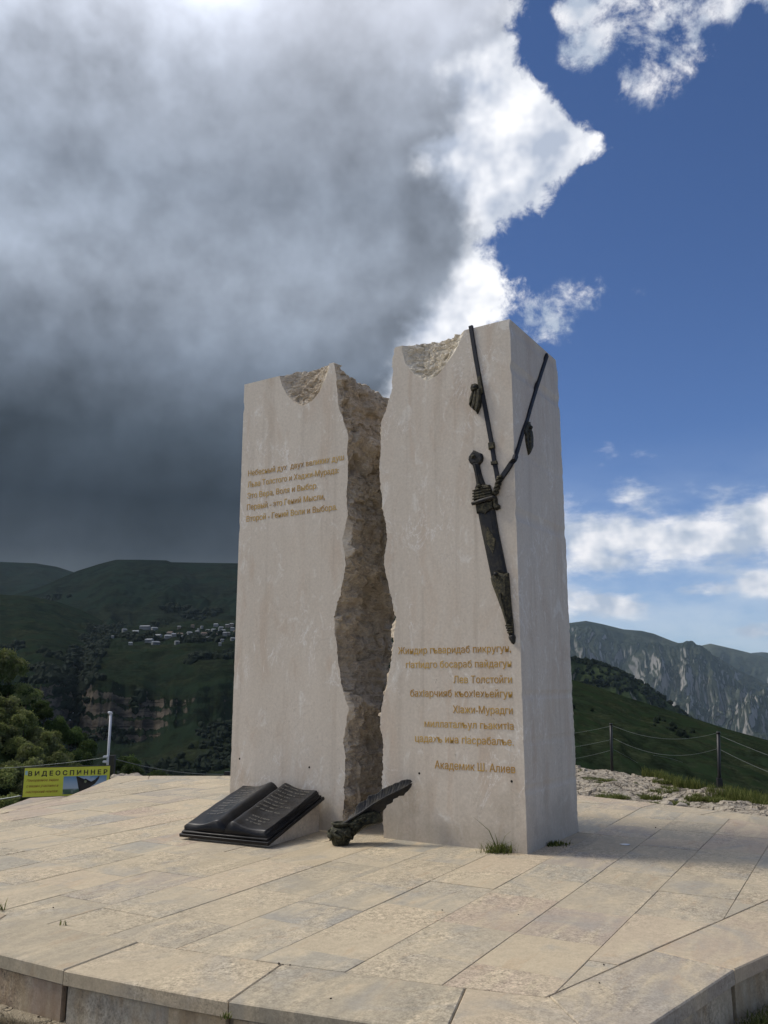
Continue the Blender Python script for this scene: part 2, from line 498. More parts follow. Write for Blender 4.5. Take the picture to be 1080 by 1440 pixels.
def stone_mat():
    m, t, b = new_mat("polished_limestone")
    p = pos(t)
    q = t.vm('MULTIPLY', p, (1.0, 1.0, 0.28))
    n1 = t.noise(q, 2.2, 6, 0.6, 0.6)
    base = t.mix(n1, (0.51, 0.45, 0.372), (0.67, 0.605, 0.52))
    n2 = t.noise(t.vm('ADD', q, (4, 7, 2)), 3.5, 5, 0.6, 1.0)
    base = t.mix(t.m('MULTIPLY', t.ss(n2, 0.48, 0.68), 0.6), base, (0.52, 0.42, 0.325))
    # cloudy calcite patches
    n3 = t.noise(t.vm('MULTIPLY', p, (1, 1, 0.6)), 5.5, 6, 0.65, 1.2)
    base = t.mix(t.m('MULTIPLY', t.ss(n3, 0.55, 0.70), 0.72), base, (0.72, 0.69, 0.63))
    # thin veins
    n4 = t.noise(t.vm('MULTIPLY', p, (1, 1, 0.45)), 2.6, 7, 0.65, 1.6)
    vein = t.ss(t.m('ABSOLUTE', t.m('SUBTRACT', n4, 0.5)), 0.0, 0.012, 1.0, 0.0)
    gate = t.ss(t.noise(p, 1.4, 3), 0.47, 0.6)
    base = t.mix(t.m('MULTIPLY', t.m('MULTIPLY', vein, gate), 0.7), base, (0.78, 0.76, 0.73))
    n5 = t.noise(t.vm('ADD', t.vm('MULTIPLY', p, (1, 1, 0.7)), (11, 3, 9)), 3.1, 7, 0.65, 1.4)
    dv = t.ss(t.m('ABSOLUTE', t.m('SUBTRACT', n5, 0.5)), 0.0, 0.006, 1.0, 0.0)
    base = t.mix(t.m('MULTIPLY', t.m('MULTIPLY', dv, t.ss(t.noise(p, 1.9, 3), 0.5, 0.62)), 0.5), base, (0.30, 0.24, 0.19))
    # run-off streaks and grime
    sr = t.noise(t.vm('MULTIPLY', p, (9, 9, 0.35)), 1.0, 5, 0.6)
    base = t.mix(t.m('MULTIPLY', t.ss(sr, 0.5, 0.72), 0.34), base, (0.36, 0.30, 0.235))
    sz = t.node('ShaderNodeSeparateXYZ'); t.link(p, sz.inputs[0])
    splash = t.m('ADD', sz.outputs[2], t.m('MULTIPLY', t.m('SUBTRACT', t.noise(p, 3.2, 6, 0.65), 0.5), 1.5))
    base = t.mix(t.ss(splash, 0.02, 0.55, 0.5, 0.0), base, (0.33, 0.28, 0.215))
    fine = t.noise(p, 45.0, 4, 0.65)
    base = t.mix(1.0, base, t.m('ADD', t.m('MULTIPLY', t.m('SUBTRACT', fine, 0.5), 0.45), 1.0), 'MULTIPLY')
    pit = t.ss(t.noise(t.vm('MULTIPLY', p, (1, 1, 0.5)), 38.0, 3, 0.7), 0.66, 0.74)
    base = t.mix(t.m('MULTIPLY', pit, 0.5), base, (0.25, 0.20, 0.16))
    t.link(base, b.inputs['Base Color'])
    t.link(t.ss(n1, 0.3, 0.7, 0.45, 0.62), b.inputs['Roughness'])
    spec(b, 0.35)
    bump(t, b, t.m('SUBTRACT', t.m('MULTIPLY', fine, 0.5), pit), 0.002, 0.8)
    return m
M_stone = stone_mat()

def fracture_mat():
    m, t, b = new_mat("split_limestone")
    p = pos(t)
    n1 = t.noise(p, 3.0, 7, 0.65, 0.6)
    base = t.ramp(n1, [(0.25, (0.42, 0.35, 0.265)), (0.5, (0.57, 0.49, 0.385)), (0.75, (0.72, 0.65, 0.54))])
    n2 = t.noise(p, 30.0, 6, 0.75)
    base = t.mix(1.0, base, t.m('MULTIPLY_ADD', n2, 1.0, 0.55), 'MULTIPLY')
    n3 = t.noise(t.vm('ADD', p, (5, 5, 5)), 9.0, 6, 0.7, 0.8)
    base = t.mix(t.m('MULTIPLY', t.ss(n3, 0.58, 0.72), 0.6), base, (0.58, 0.54, 0.48))
    dk = t.noise(t.vm('ADD', p, (2, 8, 3)), 7.0, 6, 0.75, 1.0)
    base = t.mix(t.m('MULTIPLY', t.ss(dk, 0.58, 0.68), 0.45), base, (0.20, 0.15, 0.11))
    t.link(base, b.inputs['Base Color'])
    b.inputs['Roughness'].default_value = 0.92
    spec(b, 0.15)
    bump(t, b, t.m('ADD', n2, t.m('MULTIPLY', n3, 1.4)), 0.014, 1.0)
    return m
M_frac = fracture_mat()
def chip_mat():
    m, t, b = new_mat("chiselled_limestone")
    p = pos(t)
    n2 = t.noise(t.vm('MULTIPLY', p, (1.6, 1, 0.7)), 26.0, 6, 0.75)
    base = t.mix(t.noise(p, 5, 4), (0.60, 0.535, 0.43), (0.78, 0.72, 0.61))
    base = t.mix(1.0, base, t.m('MULTIPLY_ADD', n2, 1.0, 0.5), 'MULTIPLY')
    t.link(base, b.inputs['Base Color'])
    b.inputs['Roughness'].default_value = 0.9
    spec(b, 0.2)
    bump(t, b, n2, 0.010, 1.0)
    return m
M_chip = chip_mat()
M_chip2 = M_frac

def bronze_mat(name, dark, light, sc=14.0, rough=0.42, bm_=0.004):
    m, t, b = new_mat(name)
    p = pos(t)
    n = t.noise(p, sc, 6, 0.65)
    base = t.mix(t.ss(n, 0.42, 0.68), dark, light)
    t.link(base, b.inputs['Base Color'])
    b.inputs['Metallic'].default_value = 0.55
    t.link(t.ss(n, 0.3, 0.7, rough, rough + 0.25), b.inputs['Roughness'])
    bump(t, b, t.noise(p, sc * 4, 5, 0.7), bm_)
    return m
M_bronze = bronze_mat("dark_bronze", (0.018, 0.019, 0.022), (0.05, 0.045, 0.035))
M_patina = bronze_mat("patinated_bronze", (0.022, 0.022, 0.017), (0.125, 0.11, 0.065), 40.0, 0.5, 0.010)
M_ink = bronze_mat("green_bronze", (0.030, 0.030, 0.020), (0.10, 0.10, 0.06), 30.0, 0.45, 0.010)
M_book = bronze_mat("black_bronze", (0.010, 0.010, 0.012), (0.026, 0.026, 0.028), 6.0, 0.30, 0.001)
M_bookmark = simple_mat("worn_letter_bronze", (0.20, 0.19, 0.165), 0.5, 0.2, 0.4, 60)
M_strap = bronze_mat("strap_bronze", (0.016, 0.018, 0.026), (0.030, 0.032, 0.038), 10.0, 0.5, 0.002)

def gold_mat():
    m, t, b = new_mat("worn_gilding")
    p = pos(t)
    n = t.noise(p, 26.0, 5, 0.7)
    n2 = t.noise(p, 3.5, 3, 0.6)
    base = t.mix(t.ss(n2, 0.35, 0.65), (0.40, 0.22, 0.035), (0.56, 0.36, 0.08))
    t.link(base, b.inputs['Base Color'])
    b.inputs['Metallic'].default_value = 0.1
    b.inputs['Roughness'].default_value = 0.42
    return m
M_gold = gold_mat()
M_black = simple_mat("black_paint", (0.012, 0.012, 0.014), 0.5, 0, 0.2)
M_white = simple_mat("white_paint", (0.55, 0.57, 0.62), 0.45, 0, 0.12, 5)
M_wire = simple_mat("steel_wire", (0.16, 0.18, 0.18), 0.5, 0.6, 0.2)
M_hole = simple_mat("dark_hole", (0.02, 0.016, 0.012), 0.95, 0, 0.1)
M_grout = simple_mat("mortar", (0.28, 0.24, 0.18), 0.95, 0, 0.3, 20)

def terrain_mat(name, grassA, grassB, rockA, rockB, slope=(0.62, 0.80), nsc=0.01, rsc=None, strat=0.0, forest=None, rockbias=0.0, rockvert=0.0):
    """alpine ground: rock where it is steep, grass elsewhere. nsc = pattern scale (1/m)"""
    m, t, b = new_mat(name)
    g = t.node('ShaderNodeNewGeometry')
    p = g.outputs['Position']
    sp_ = t.node('ShaderNodeSeparateXYZ'); t.link(g.outputs['Normal'], sp_.inputs[0])
    nz = sp_.outputs[2]
    n1 = t.noise(p, nsc, 8, 0.62)
    n2 = t.noise(t.vm('ADD', p, (500, 200, 90)), nsc * 5, 7, 0.65)
    gc = t.mix(t.ss(n1, 0.36, 0.64), grassA, grassB)
    gc = t.mix(1.0, gc, t.m('MULTIPLY_ADD', n2, 2.2, -0.1, clamp=False), 'MULTIPLY')
    n6 = t.noise(t.vm('MULTIPLY', p, (1, 1, 7)), nsc * 9, 6, 0.7, 0.4)
    gc = t.mix(1.0, gc, t.m('MULTIPLY_ADD', n6, 2.4, -0.2), 'MULTIPLY')
    if forest:
        f = t.ss(t.m('ADD', t.m('MULTIPLY', t.noise(p, nsc * 2.2, 6, 0.7), 1.0), t.m('MULTIPLY', n2, 0.4)), 0.68, 0.78)
        gc = t.mix(f, gc, forest)
    rsc = rsc or nsc * 4
    rp = t.vm('MULTIPLY', p, (1, 1, 0.55)) if rockvert else t.vm('MULTIPLY', p, (1, 1, 2.5 if strat else 1))
    n3 = t.noise(rp, rsc, 8, 0.68, 0.3)
    rc = t.mix(t.ss(n3, 0.35, 0.65), rockA, rockB)
    if strat:
        sz = t.noise(t.vm('MULTIPLY', p, (0.12, 0.12, 3.0)), rsc * 1.2, 6, 0.7)
        rc = t.mix(t.m('MULTIPLY', t.ss(sz, 0.54, 0.62), strat), rc, tuple(x * 0.15 for x in rockA))
    k = t.m('ADD', nz, t.m('MULTIPLY', t.m('SUBTRACT', t.m('MULTIPLY_ADD', n3, 0.6, t.m('MULTIPLY', n1, 0.4)), 0.5), 0.9))
    k = t.m('SUBTRACT', k, rockbias)
    c = t.mix(t.ss(k, slope[0], slope[1]), rc, gc)
    t.link(c, b.inputs['Base Color'])
    b.inputs['Roughness'].default_value = 0.95
    spec(b, 0.0)
    bump(t, b, t.m('ADD', n2, n3), 0.35 / nsc / 20, 0.6)
    return m

# ------------------------------------------------------------------ far terrain (polar sheets round the viewpoint, real distances)
def crest_interp(pts, th):
    tt = sorted([thtan(*p) for p in pts])
    a = np.array([q[0] for q in tt]); c = np.array([q[1] for q in tt])
    return np.interp(th, a, c)
def ridge(name, crest, rc, rf, zf, mat, x0, x1, n=420, rows=120, amp=30, freq=0.004, gully=0.0, gfreq=8.0, shape=1.0, back=0.5, seed=0.0, drc=0.0, label=None):
    th = np.linspace(thtan(x0, 960)[0], thtan(x1, 960)[0], n)
    tan = crest_interp(crest, th)
    ft = np.linspace(0, 1, rows)
    T, S = np.meshgrid(th, ft, indexing='ij')
    RC = rc + drc * fbm(T * 6 + seed, 0.3 + seed, o=3)
    ZC = EYE + RC * tan[:, None] * np.ones_like(S)
    RF = rf * (1 + 0.06 * fbm(T * 9 + seed, 4.4, o=3))
    R = RF + (RC - RF) * S
    Z = zf + (ZC - zf) * S ** shape
    X, Y = R * np.sin(T), R * np.cos(T)
    w = np.sin(np.clip(S, 0, 1) * math.pi) ** 0.6 * 0.9 + 0.10
    w = np.where(S > 0.9, w * (1 - (S - 0.9) * 9.2), w)
    Z = Z + amp * w * fbm(X * freq + seed, Y * freq, seed, o=6, g=0.55)
    if gully:
        G = ridged(T * gfreq + 0.12 * fbm(X * freq * 2, Y * freq * 2, 1.0, o=3), S * 0.7 + seed, seed + 2.0, o=6, g=0.58)
        Z = Z + gully * w * (G - 1.1) * (0.35 + 0.65 * np.clip((1 - S) * 2.2, 0, 1))
    Z0 = Z.copy()
    # back slope
    nb = 12
    sb = np.linspace(0, 1, nb + 1)[1:]
    Rb = R[:, -1:] + (RC[:, -1:] - rf) * back * sb[None, :]
    Zb = Z[:, -1:] + (zf - Z[:, -1:]) * sb[None, :]
    Tb = np.repeat(th[:, None], nb, 1)
    P = np.stack([np.concatenate([X, Rb * np.sin(Tb)], 1), np.concatenate([Y, Rb * np.cos(Tb)], 1), np.concatenate([Z, Zb], 1)], -1)
    o = grid(name, P, mat, flip=False)
    return tag(o, kind='structure'), (th, R, Z0)
def height_lookup(data, th, r):
    ths, R, Z = data
    i = int(np.clip(np.searchsorted(ths, th), 0, len(ths) - 1))
    return float(np.interp(r, R[i], Z[i]))
def first_hit(data, px, py):
    """where a survey ray meets a polar sheet"""
    th, tan = thtan(px, py)
    ths, R, Z = data
    i = int(np.clip(np.searchsorted(ths, th), 0, len(ths) - 1))
    el = (Z[i] - EYE) / R[i]
    j = int(np.argmax(el >= tan))
    if not (el >= tan).any(): return None
    r = R[i][j]
    return Vector((r * math.sin(th), r * math.cos(th), Z[i][j])), r

M_farmt = terrain_mat("mountain_ground", (0.026, 0.032, 0.024), (0.055, 0.060, 0.042), (0.13, 0.125, 0.12), (0.29, 0.275, 0.255), (0.40, 0.62), 0.0005, 0.0017, rockvert=1, forest=(0.018, 0.024, 0.018), rockbias=0.0)
M_midmt = terrain_mat("wooded_ridge_ground", (0.022, 0.034, 0.016), (0.040, 0.054, 0.024), (0.17, 0.15, 0.12), (0.28, 0.25, 0.20), (0.42, 0.58), 0.003, 0.01, forest=(0.016, 0.026, 0.014))
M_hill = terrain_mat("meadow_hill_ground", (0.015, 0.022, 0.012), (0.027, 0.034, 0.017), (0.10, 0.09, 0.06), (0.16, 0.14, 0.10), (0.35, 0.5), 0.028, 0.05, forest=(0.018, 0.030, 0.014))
M_left = terrain_mat("shade_tinted_mountain_ground", (0.007, 0.011, 0.008), (0.013, 0.017, 0.011), (0.025, 0.025, 0.022), (0.045, 0.042, 0.035), (0.45, 0.6), 0.0022, 0.01, forest=(0.011, 0.019, 0.013))  # cloud shadow over the left mountains is put into these very dark colours
M_shelf = terrain_mat("gorge_ground", (0.008, 0.013, 0.007), (0.017, 0.021, 0.011), (0.035, 0.030, 0.025), (0.125, 0.105, 0.082), (0.42, 0.54), 0.007, 0.03, strat=0.85, forest=(0.012, 0.020, 0.011))  # gorge and shelf colours darkened too, standing in for the cloud's shadow
M_near = terrain_mat("slope_ground", (0.035, 0.055, 0.02), (0.06, 0.08, 0.03), (0.16, 0.14, 0.10), (0.25, 0.22, 0.17), (0.3, 0.5), 0.08)
M_base = terrain_mat("valley_ground", (0.03, 0.045, 0.02), (0.05, 0.06, 0.03), (0.1, 0.09, 0.07), (0.15, 0.13, 0.1), (0.3, 0.5), 0.001)

# right: sunlit mountains
ridge("mountain", [(560, 905), (700, 890), (760, 880), (801, 876), (824, 873), (847, 877.5), (877, 885), (902, 887), (919, 891), (947, 902), (969, 909), (985, 912), (1022, 932), (1050, 950), (1080, 966), (1150, 1000), (1300, 1040), (1700, 1060)],
      16000, 9800, -630, M_farmt, 640, 1500, n=760, rows=300, amp=330, freq=0.00055, gully=300, gfreq=17, shape=1.0, seed=3.1, drc=700)
ridge("mountain", [(900, 960), (960, 915), (985, 908), (999, 905), (1030, 912), (1058, 919), (1080, 926), (1150, 940), (1400, 990), (1700, 1000)],
      20500, 15000, -630, M_farmt, 900, 1600, n=300, rows=90, amp=110, freq=0.0006, gully=350, gfreq=20, seed=8.3, drc=600)
ridge("mountain", [(1000, 940), (1030, 925), (1058, 918), (1072, 917), (1100, 920), (1250, 935), (1700, 960)],
      25500, 20500, -630, M_farmt, 980, 1600, n=200, rows=50, amp=110, freq=0.0006, gully=260, gfreq=18, seed=5.3)
_, D_mid = ridge("wooded_ridge", [(560, 890), (700, 905), (803, 925), (844, 934), (875, 947), (905, 962), (947, 993), (972, 1012), (1022, 1050), (1100, 1090), (1500, 1150)],
      3200, 2100, -560, M_midmt, 640, 1250, n=300, rows=110, amp=20, freq=0.004, gully=90, gfreq=24, seed=1.7, drc=100)
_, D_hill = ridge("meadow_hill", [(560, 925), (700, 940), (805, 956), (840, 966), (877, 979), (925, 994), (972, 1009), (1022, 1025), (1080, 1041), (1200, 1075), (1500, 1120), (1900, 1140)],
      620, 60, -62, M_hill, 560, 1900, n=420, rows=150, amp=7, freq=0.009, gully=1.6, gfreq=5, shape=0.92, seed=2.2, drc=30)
# left: mountains, their cloud shade put into dark ground colours
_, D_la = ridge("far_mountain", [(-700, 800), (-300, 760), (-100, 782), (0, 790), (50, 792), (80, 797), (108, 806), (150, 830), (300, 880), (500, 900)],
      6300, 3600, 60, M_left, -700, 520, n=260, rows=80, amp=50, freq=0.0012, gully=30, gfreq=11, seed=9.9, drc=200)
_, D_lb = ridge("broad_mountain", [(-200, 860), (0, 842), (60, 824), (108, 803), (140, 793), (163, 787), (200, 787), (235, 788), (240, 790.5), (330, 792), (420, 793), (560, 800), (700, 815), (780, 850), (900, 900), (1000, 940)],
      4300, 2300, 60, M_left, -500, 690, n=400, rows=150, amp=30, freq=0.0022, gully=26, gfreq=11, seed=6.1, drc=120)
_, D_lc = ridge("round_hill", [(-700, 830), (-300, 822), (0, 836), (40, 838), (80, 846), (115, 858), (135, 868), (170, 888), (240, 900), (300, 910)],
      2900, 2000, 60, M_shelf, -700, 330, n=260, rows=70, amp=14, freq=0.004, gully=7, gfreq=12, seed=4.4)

# left: gorge with rock walls and the shelf that carries the village
def gorge():
    xs = [-900, -300, 0, 55, 75, 100, 108, 116, 130, 190, 225, 240, 280, 335, 450, 600, 800]
    rn = [900, 1150, 1390, 1475, 1760, 2200, 2600, 2950]
    ys = {-900: [1110, 1080, 1030, 985, 930, 905, 890, 880], -300: [1115, 1080, 1030, 985, 930, 905, 890, 880], 0: [1120, 1085, 1030, 972, 930, 905, 888, 880],
          55: [1118, 1090, 1022, 958, 925, 903, 887, 879], 75: [1115, 1088, 1020, 957, 925, 903, 887, 879], 100: [1112, 1088, 1035, 968, 930, 905, 885, 876],
          108: [1110, 1088, 1045, 992, 945, 908, 882, 875], 116: [1110, 1088, 1048, 980, 938, 906, 882, 876], 130: [1112, 1092, 1049, 964, 925, 905, 890, 880],
          190: [1112, 1094, 1052, 966, 920, 898, 885, 878], 225: [1108, 1090, 1046, 982, 917, 895, 882, 876], 240: [1106, 1086, 1036, 988, 915, 893, 880, 875],
          280: [1102, 1080, 1022, 972, 910, 888, 878, 872], 335: [1098, 1074, 1015, 962, 905, 886, 876, 870], 450: [1095, 1070, 1010, 958, 905, 885, 874, 868],
          600: [1095, 1070, 1010, 960, 905, 885, 872, 868], 800: [1095, 1070, 1010, 960, 905, 885, 872, 868]}
    n = 640
    th = np.linspace(thtan(-900, 960)[0], thtan(800, 960)[0], n)
    # more columns where the camera looks
    th = np.concatenate([np.linspace(thtan(-900, 960)[0], thtan(-60, 960)[0], 100)[:-1], np.linspace(thtan(-60, 960)[0], thtan(400, 960)[0], 520), np.linspace(thtan(400, 960)[0], thtan(800, 960)[0], 60)[1:]])
    n = len(th)
    thx = np.array([thtan(x, 960)[0] for x in xs])
    r = np.concatenate([np.linspace(900, 1150, 24)[:-1], np.linspace(1150, 1380, 36)[:-1], np.linspace(1380, 1480, 110)[:-1], np.linspace(1480, 1760, 60)[:-1], np.linspace(1760, 2950, 80)])
    K = np.zeros((n, len(rn)))
    for k in range(len(rn)):
        el = np.array([thtan(x, ys[x][k])[1] for x in xs])
        K[:, k] = EYE + rn[k] * np.interp(th, thx, el)
    # the foot and the lip of the wall wander
    Z = np.zeros((n, len(r)))
    wob = 38 * fbm(th * 22, 0.7, o=3) + 60 * np.exp(-((th - thtan(108, 960)[0]) / 0.012) ** 2)
    for i in range(n):
        rr = np.array(rn, float); rr[2:4] += wob[i]; rr[2] += 14 * pnoise(th[i] * 40, 9.1); rr[3] = max(rr[3], rr[2] + 20)
        Z[i] = np.interp(r, rr, K[i])
    T, R = np.meshgrid(th, r, indexing='ij')
    X, Y = R * np.sin(T), R * np.cos(T)
    cl = np.exp(-((R - 1440) / 55) ** 2)
    cw = np.interp(T, thx, [0.2, 0.5, 0.8, 1, 1, 1, 1, 1, 1, 1, 1, 0.7, 0.35, 0.2, 0.2, 0.2, 0.2])
    # ledges: terrace the wall in height
    step = 21.0
    zt = Z + 5 * fbm(X * 0.01, Y * 0.01, 2.2, o=4)
    fr = zt / step - np.floor(zt / step)
    ter = (np.floor(zt / step) + np.clip((fr - 0.35) / 0.3, 0, 1)) * step
    Z = Z + (ter - Z) * 0.75 * cl * cw
    Z = Z + cl * cw * 4 * ridged(T * 120, Z * 0.015, 3.3, o=4) + (3 + 7 * (R > 1000)) * fbm(X * 0.008, Y * 0.008, 1.5, o=6, g=0.55)
    # field terraces on the shelf
    ft = np.clip((R - 1700) / 300, 0, 1)
    Z = Z + ft * 3.0 * np.sin(Z * 0.55 + 2.0 * fbm(X * 0.004, Y * 0.004, 5.0, o=3))
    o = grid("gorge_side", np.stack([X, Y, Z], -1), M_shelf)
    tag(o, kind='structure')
    return (th, R, Z)
D_gorge = gorge()

# waterfall in the gorge notch
def waterfall():
    path = [(107, 984), (106, 990), (104, 997), (103, 1004), (100, 1010), (98, 1016)]
    V = []; Fc = []
    for k, (x, y) in enumerate(path):
        h = first_hit(D_gorge, x, y)
        if h is None: continue
        p, r = h
        w = 1.0 + 0.5 * k / 5
        d = Vector((p.x, p.y, 0)).normalized(); s = Vector((d.y, -d.x, 0))
        q = p - d * 2.5 + Vector((0, 0, 1.5))
        V += [q - s * w, q - d * 0.8, q + s * w]
    m = len(V) // 3
    for k in range(m - 1):
        for j in range(2):
            a = k * 3 + j
            Fc.append((a, a + 1, a + 4, a + 3))
    if m > 1:
        mat = simple_mat("falling_water", (0.50, 0.53, 0.55), 0.6, 0, 0.3, 0.5)
        tag(mesh("waterfall", V, Fc, mat), kind='structure')
waterfall()

# near slopes that carry the wood on the left
_, D_n1 = ridge("wooded_slope", [(-900, 900), (-300, 950), (-60, 985), (0, 1012), (38, 1040), (75, 1078), (100, 1112), (140, 1150), (220, 1200), (400, 1260)],
      112, 34, -34, M_near, -900, 420, n=160, rows=60, amp=1.2, freq=0.06, seed=0.4, shape=1.05, back=0.4)
_, D_n2 = ridge("wooded_slope", [(-900, 850), (-300, 900), (-60, 940), (0, 962), (43, 992), (72, 1040), (108, 1062), (154, 1092), (200, 1110), (260, 1130), (350, 1160), (460, 1200)],
      240, 135, -75, M_near, -900, 460, n=160, rows=60, amp=2.5, freq=0.03, seed=0.9, back=0.4)

# the ground: one sheet to the horizon, far below, and the plateau top near the monument
def disc(name, R, z, mat, seg=96):
    V = [(0, 0, z)] + [(R * math.cos(2 * math.pi * k / seg), R * math.sin(2 * math.pi * k / seg), z) for k in range(seg)]
    Fc = [(0, 1 + k, 1 + (k + 1) % seg) for k in range(seg)]
    return mesh(name, V, Fc, mat)
tag(disc("ground", 31000, -640, M_base), kind='structure')

def edge_r(th):
    pts = [(-math.pi, 40), (-2.2, 34), (-1.3, 16), (-0.75, 10.0), (thtan(0, 960)[0], 12.2), (thtan(60, 960)[0], 14.0), (thtan(150, 960)[0], 16.2), (thtan(330, 960)[0], 17.0), (thtan(700, 960)[0], 19.5), (thtan(815, 960)[0], 20.5),
           (thtan(870, 960)[0], 20.2), (thtan(905, 960)[0], 19.0), (thtan(940, 960)[0], 17.8), (thtan(1010, 960)[0], 16.4), (thtan(1080, 960)[0], 15.2), (1.0, 15.0), (1.6, 22), (2.3, 34), (math.pi, 40)]
    a = np.array([p[0] for p in pts]); b = np.array([p[1] for p in pts])
    return np.interp(th, a, b)
def ground_z(x, y):
    x = np.asarray(x, float); y = np.asarray(y, float)
    r = np.hypot(x, y); th = np.arctan2(x, y)
    base = np.interp(y, [-40, 0, 5, 9, 14, 40], [-0.24, -0.24, -0.24, -0.40, -0.52, -0.55])
    e = edge_r(th) + 0.5 * fbm(x * 0.35, y * 0.35, 0.7, o=4)
    d = np.clip(r - e, 0, None)
    return base - 1.15 * d ** 1.05 * np.clip(d / 1.2, 0.25, 1)
def rockiness(x, y):
    th = np.arctan2(x, y)
    w = np.clip((th - 0.12) / 0.05, 0, 1) * np.clip((y - 9.4) / 0.8, 0, 1)
    w = w + np.clip((-th - 0.26) / 0.03, 0, 1) * np.clip((y - 13) / 0.5, 0, 1)
    return np.clip(w, 0, 1)
def plateau():
    n, m = 900, 260
    th = np.concatenate([np.linspace(-math.pi, -0.5, 120)[:-1], np.linspace(-0.5, 0.2, 150)[:-1], np.linspace(0.2, 0.5, 460)[:-1], np.linspace(0.5, math.pi, 130)])
    r = np.concatenate([np.linspace(0.3, 9.5, 40)[:-1], np.linspace(9.5, 21.5, 300)[:-1], np.linspace(21.5, 70, 40)])
    T, R = np.meshgrid(th, r, indexing='ij')
    X, Y = R * np.sin(T), R * np.cos(T)
    Z = ground_z(X, Y)
    k = rockiness(X, Y)
    # cracked limestone pavement: flat plates with open joints and a frayed edge
    wx = X + 0.12 * fbm(X * 2, Y * 2, 0.2, o=3); wy = Y + 0.12 * fbm(X * 2, Y * 2, 8.2, o=3)
    f1 = facets(wx, wy * 1.25, 0.62, 5, 0.35); f2 = facets(wx + 3, wy, 0.21, 6, 0.8)
    jag = ridged(X * 1.6, Y * 2.2, 2.0, o=5, g=0.6)
    big = fbm(X * 0.45, Y * 0.45, 6.0, o=3)
    Z = Z + k * (0.060 * f1 + 0.010 * f2 + 0.016 * jag - 0.02 + 0.17 * big + 0.022 * fbm(X * 3.1, Y * 4.2, 4.0, o=5, g=0.6))
    Z = Z + (1 - k) * 0.012 * fbm(X * 1.4, Y * 1.4, 3.0, o=5)
    m_, t, b = new_mat("limestone_outcrop")
    g = t.node('ShaderNodeNewGeometry'); p = g.outputs['Position']
    s3 = t.node('ShaderNodeSeparateXYZ'); t.link(p, s3.inputs[0])
    n1 = t.noise(p, 1.6, 7, 0.65, 0.4); n2 = t.noise(p, 9.0, 7, 0.72, 0.3)
    rc = t.ramp(n2, [(0.28, (0.15, 0.125, 0.095)), (0.40, (0.33, 0.285, 0.225)), (0.58, (0.44, 0.39, 0.315)), (0.75, (0.53, 0.48, 0.40))])
    crk = t.voro(t.vm('ADD', t.vm('MULTIPLY', p, (1, 1.6, 1)), t.vm('MULTIPLY', t.noise(p, 3.0, 4, 0.6, 0, True), (0.5, 0.5, 0.5))), 4.2, 'DISTANCE_TO_EDGE')
    rc = t.mix(t.m('MULTIPLY', t.ss(crk, 0.0, 0.05, 1.0, 0.0), 0.8), rc, (0.07, 0.06, 0.045))
    soil = t.mix(n2, (0.05, 0.06, 0.022), (0.10, 0.10, 0.045))
    c = t.mix(t.ss(n1, 0.60, 0.66), rc, soil)
    dust = t.mix(n2, (0.30, 0.25, 0.18), (0.46, 0.40, 0.30))
    c = t.mix(t.ss(s3.outputs[1], 7.0, 8.5, 1.0, 0.0), c, dust)
    t.link(c, b.inputs['Base Color']); b.inputs['Roughness'].default_value = 0.95; spec(b, 0.1)
    bump(t, b, t.m('ADD', n2, t.m('MULTIPLY', t.ss(crk, 0.0, 0.08), 0.8)), 0.05, 1.0)
    o = grid("rocky_ground", np.stack([X, Y, Z], -1), m_, smooth=True)
    tag(o, kind='structure')
plateau()

# ------------------------------------------------------------------ platform of cut stone
U = Vector((gp(741.5, 1201.5) - gp(538, 1178))); U.normalize()
WD = Vector((-U.y, U.x, 0))                       # depth direction of the monument
B0 = gp(741.5, 1201.5)
OUT = [(-2.45, 5.05), (-2.021, 4.739), (-1.594, 4.493), (-1.006, 4.215), (-0.7, 4.082), (-0.133, 3.87), (0.40, 3.70), (0.66, 3.60), (0.86, 3.60), (1.13, 3.84),
       (1.749, 4.505), (2.04, 4.755), (3.05, 5.68), (4.05, 7.1), (4.35, 8.3), (4.15, 9.27), (3.237, 10.29), (2.488, 11.049), (0.9, 13.0), (0.0, 13.27),
       (-4.09, 13.27), (-3.98, 10.97), (-4.394, 10.784), (-4.361, 9.894), (-4.75, 8.9), (-4.55, 7.6), (-3.5, 6.0)]
INN = [(-3.02, 6.22), (-2.382, 5.545), (-2.16, 5.395), (-1.719, 5.14), (-1.155, 4.855), (-0.52, 4.59), (-0.204, 4.47), (0.269, 4.289), (0.734, 4.135),
       (0.80, 4.20), (1.933, 5.322), (2.62, 5.95), (3.55, 7.2), (3.9, 8.3), (3.72, 9.07), (2.95, 9.98), (2.2, 10.80), (0.72, 12.62), (-0.1, 12.85),
       (-3.66, 12.85), (-3.66, 11.0), (-3.95, 10.1), (-4.28, 8.85), (-4.08, 7.75)]
ANG = math.radians(60.3)
RU = Vector((math.cos(ANG), math.sin(ANG)))        # along the rows
RV = Vector((math.sin(ANG), -math.cos(ANG)))       # across the rows
def clip_convex(poly, clip):
    """Sutherland-Hodgman, clip ccw"""
    out = poly
    n = len(clip)
    for i in range(n):
        a, b = clip[i], clip[(i + 1) % n]
        inp, out = out, []
        if not inp: break
        side = lambda p: (b[0] - a[0]) * (p[1] - a[1]) - (b[1] - a[1]) * (p[0] - a[0])
        for j in range(len(inp)):
            p, q = inp[j], inp[(j + 1) % len(inp)]
            sp1, sq = side(p), side(q)
            if sp1 >= 0: out.append(p)
            if (sp1 > 0 > sq) or (sp1 < 0 < sq):
                t = sp1 / (sp1 - sq)
                out.append((p[0] + t * (q[0] - p[0]), p[1] + t * (q[1] - p[1])))
    return out
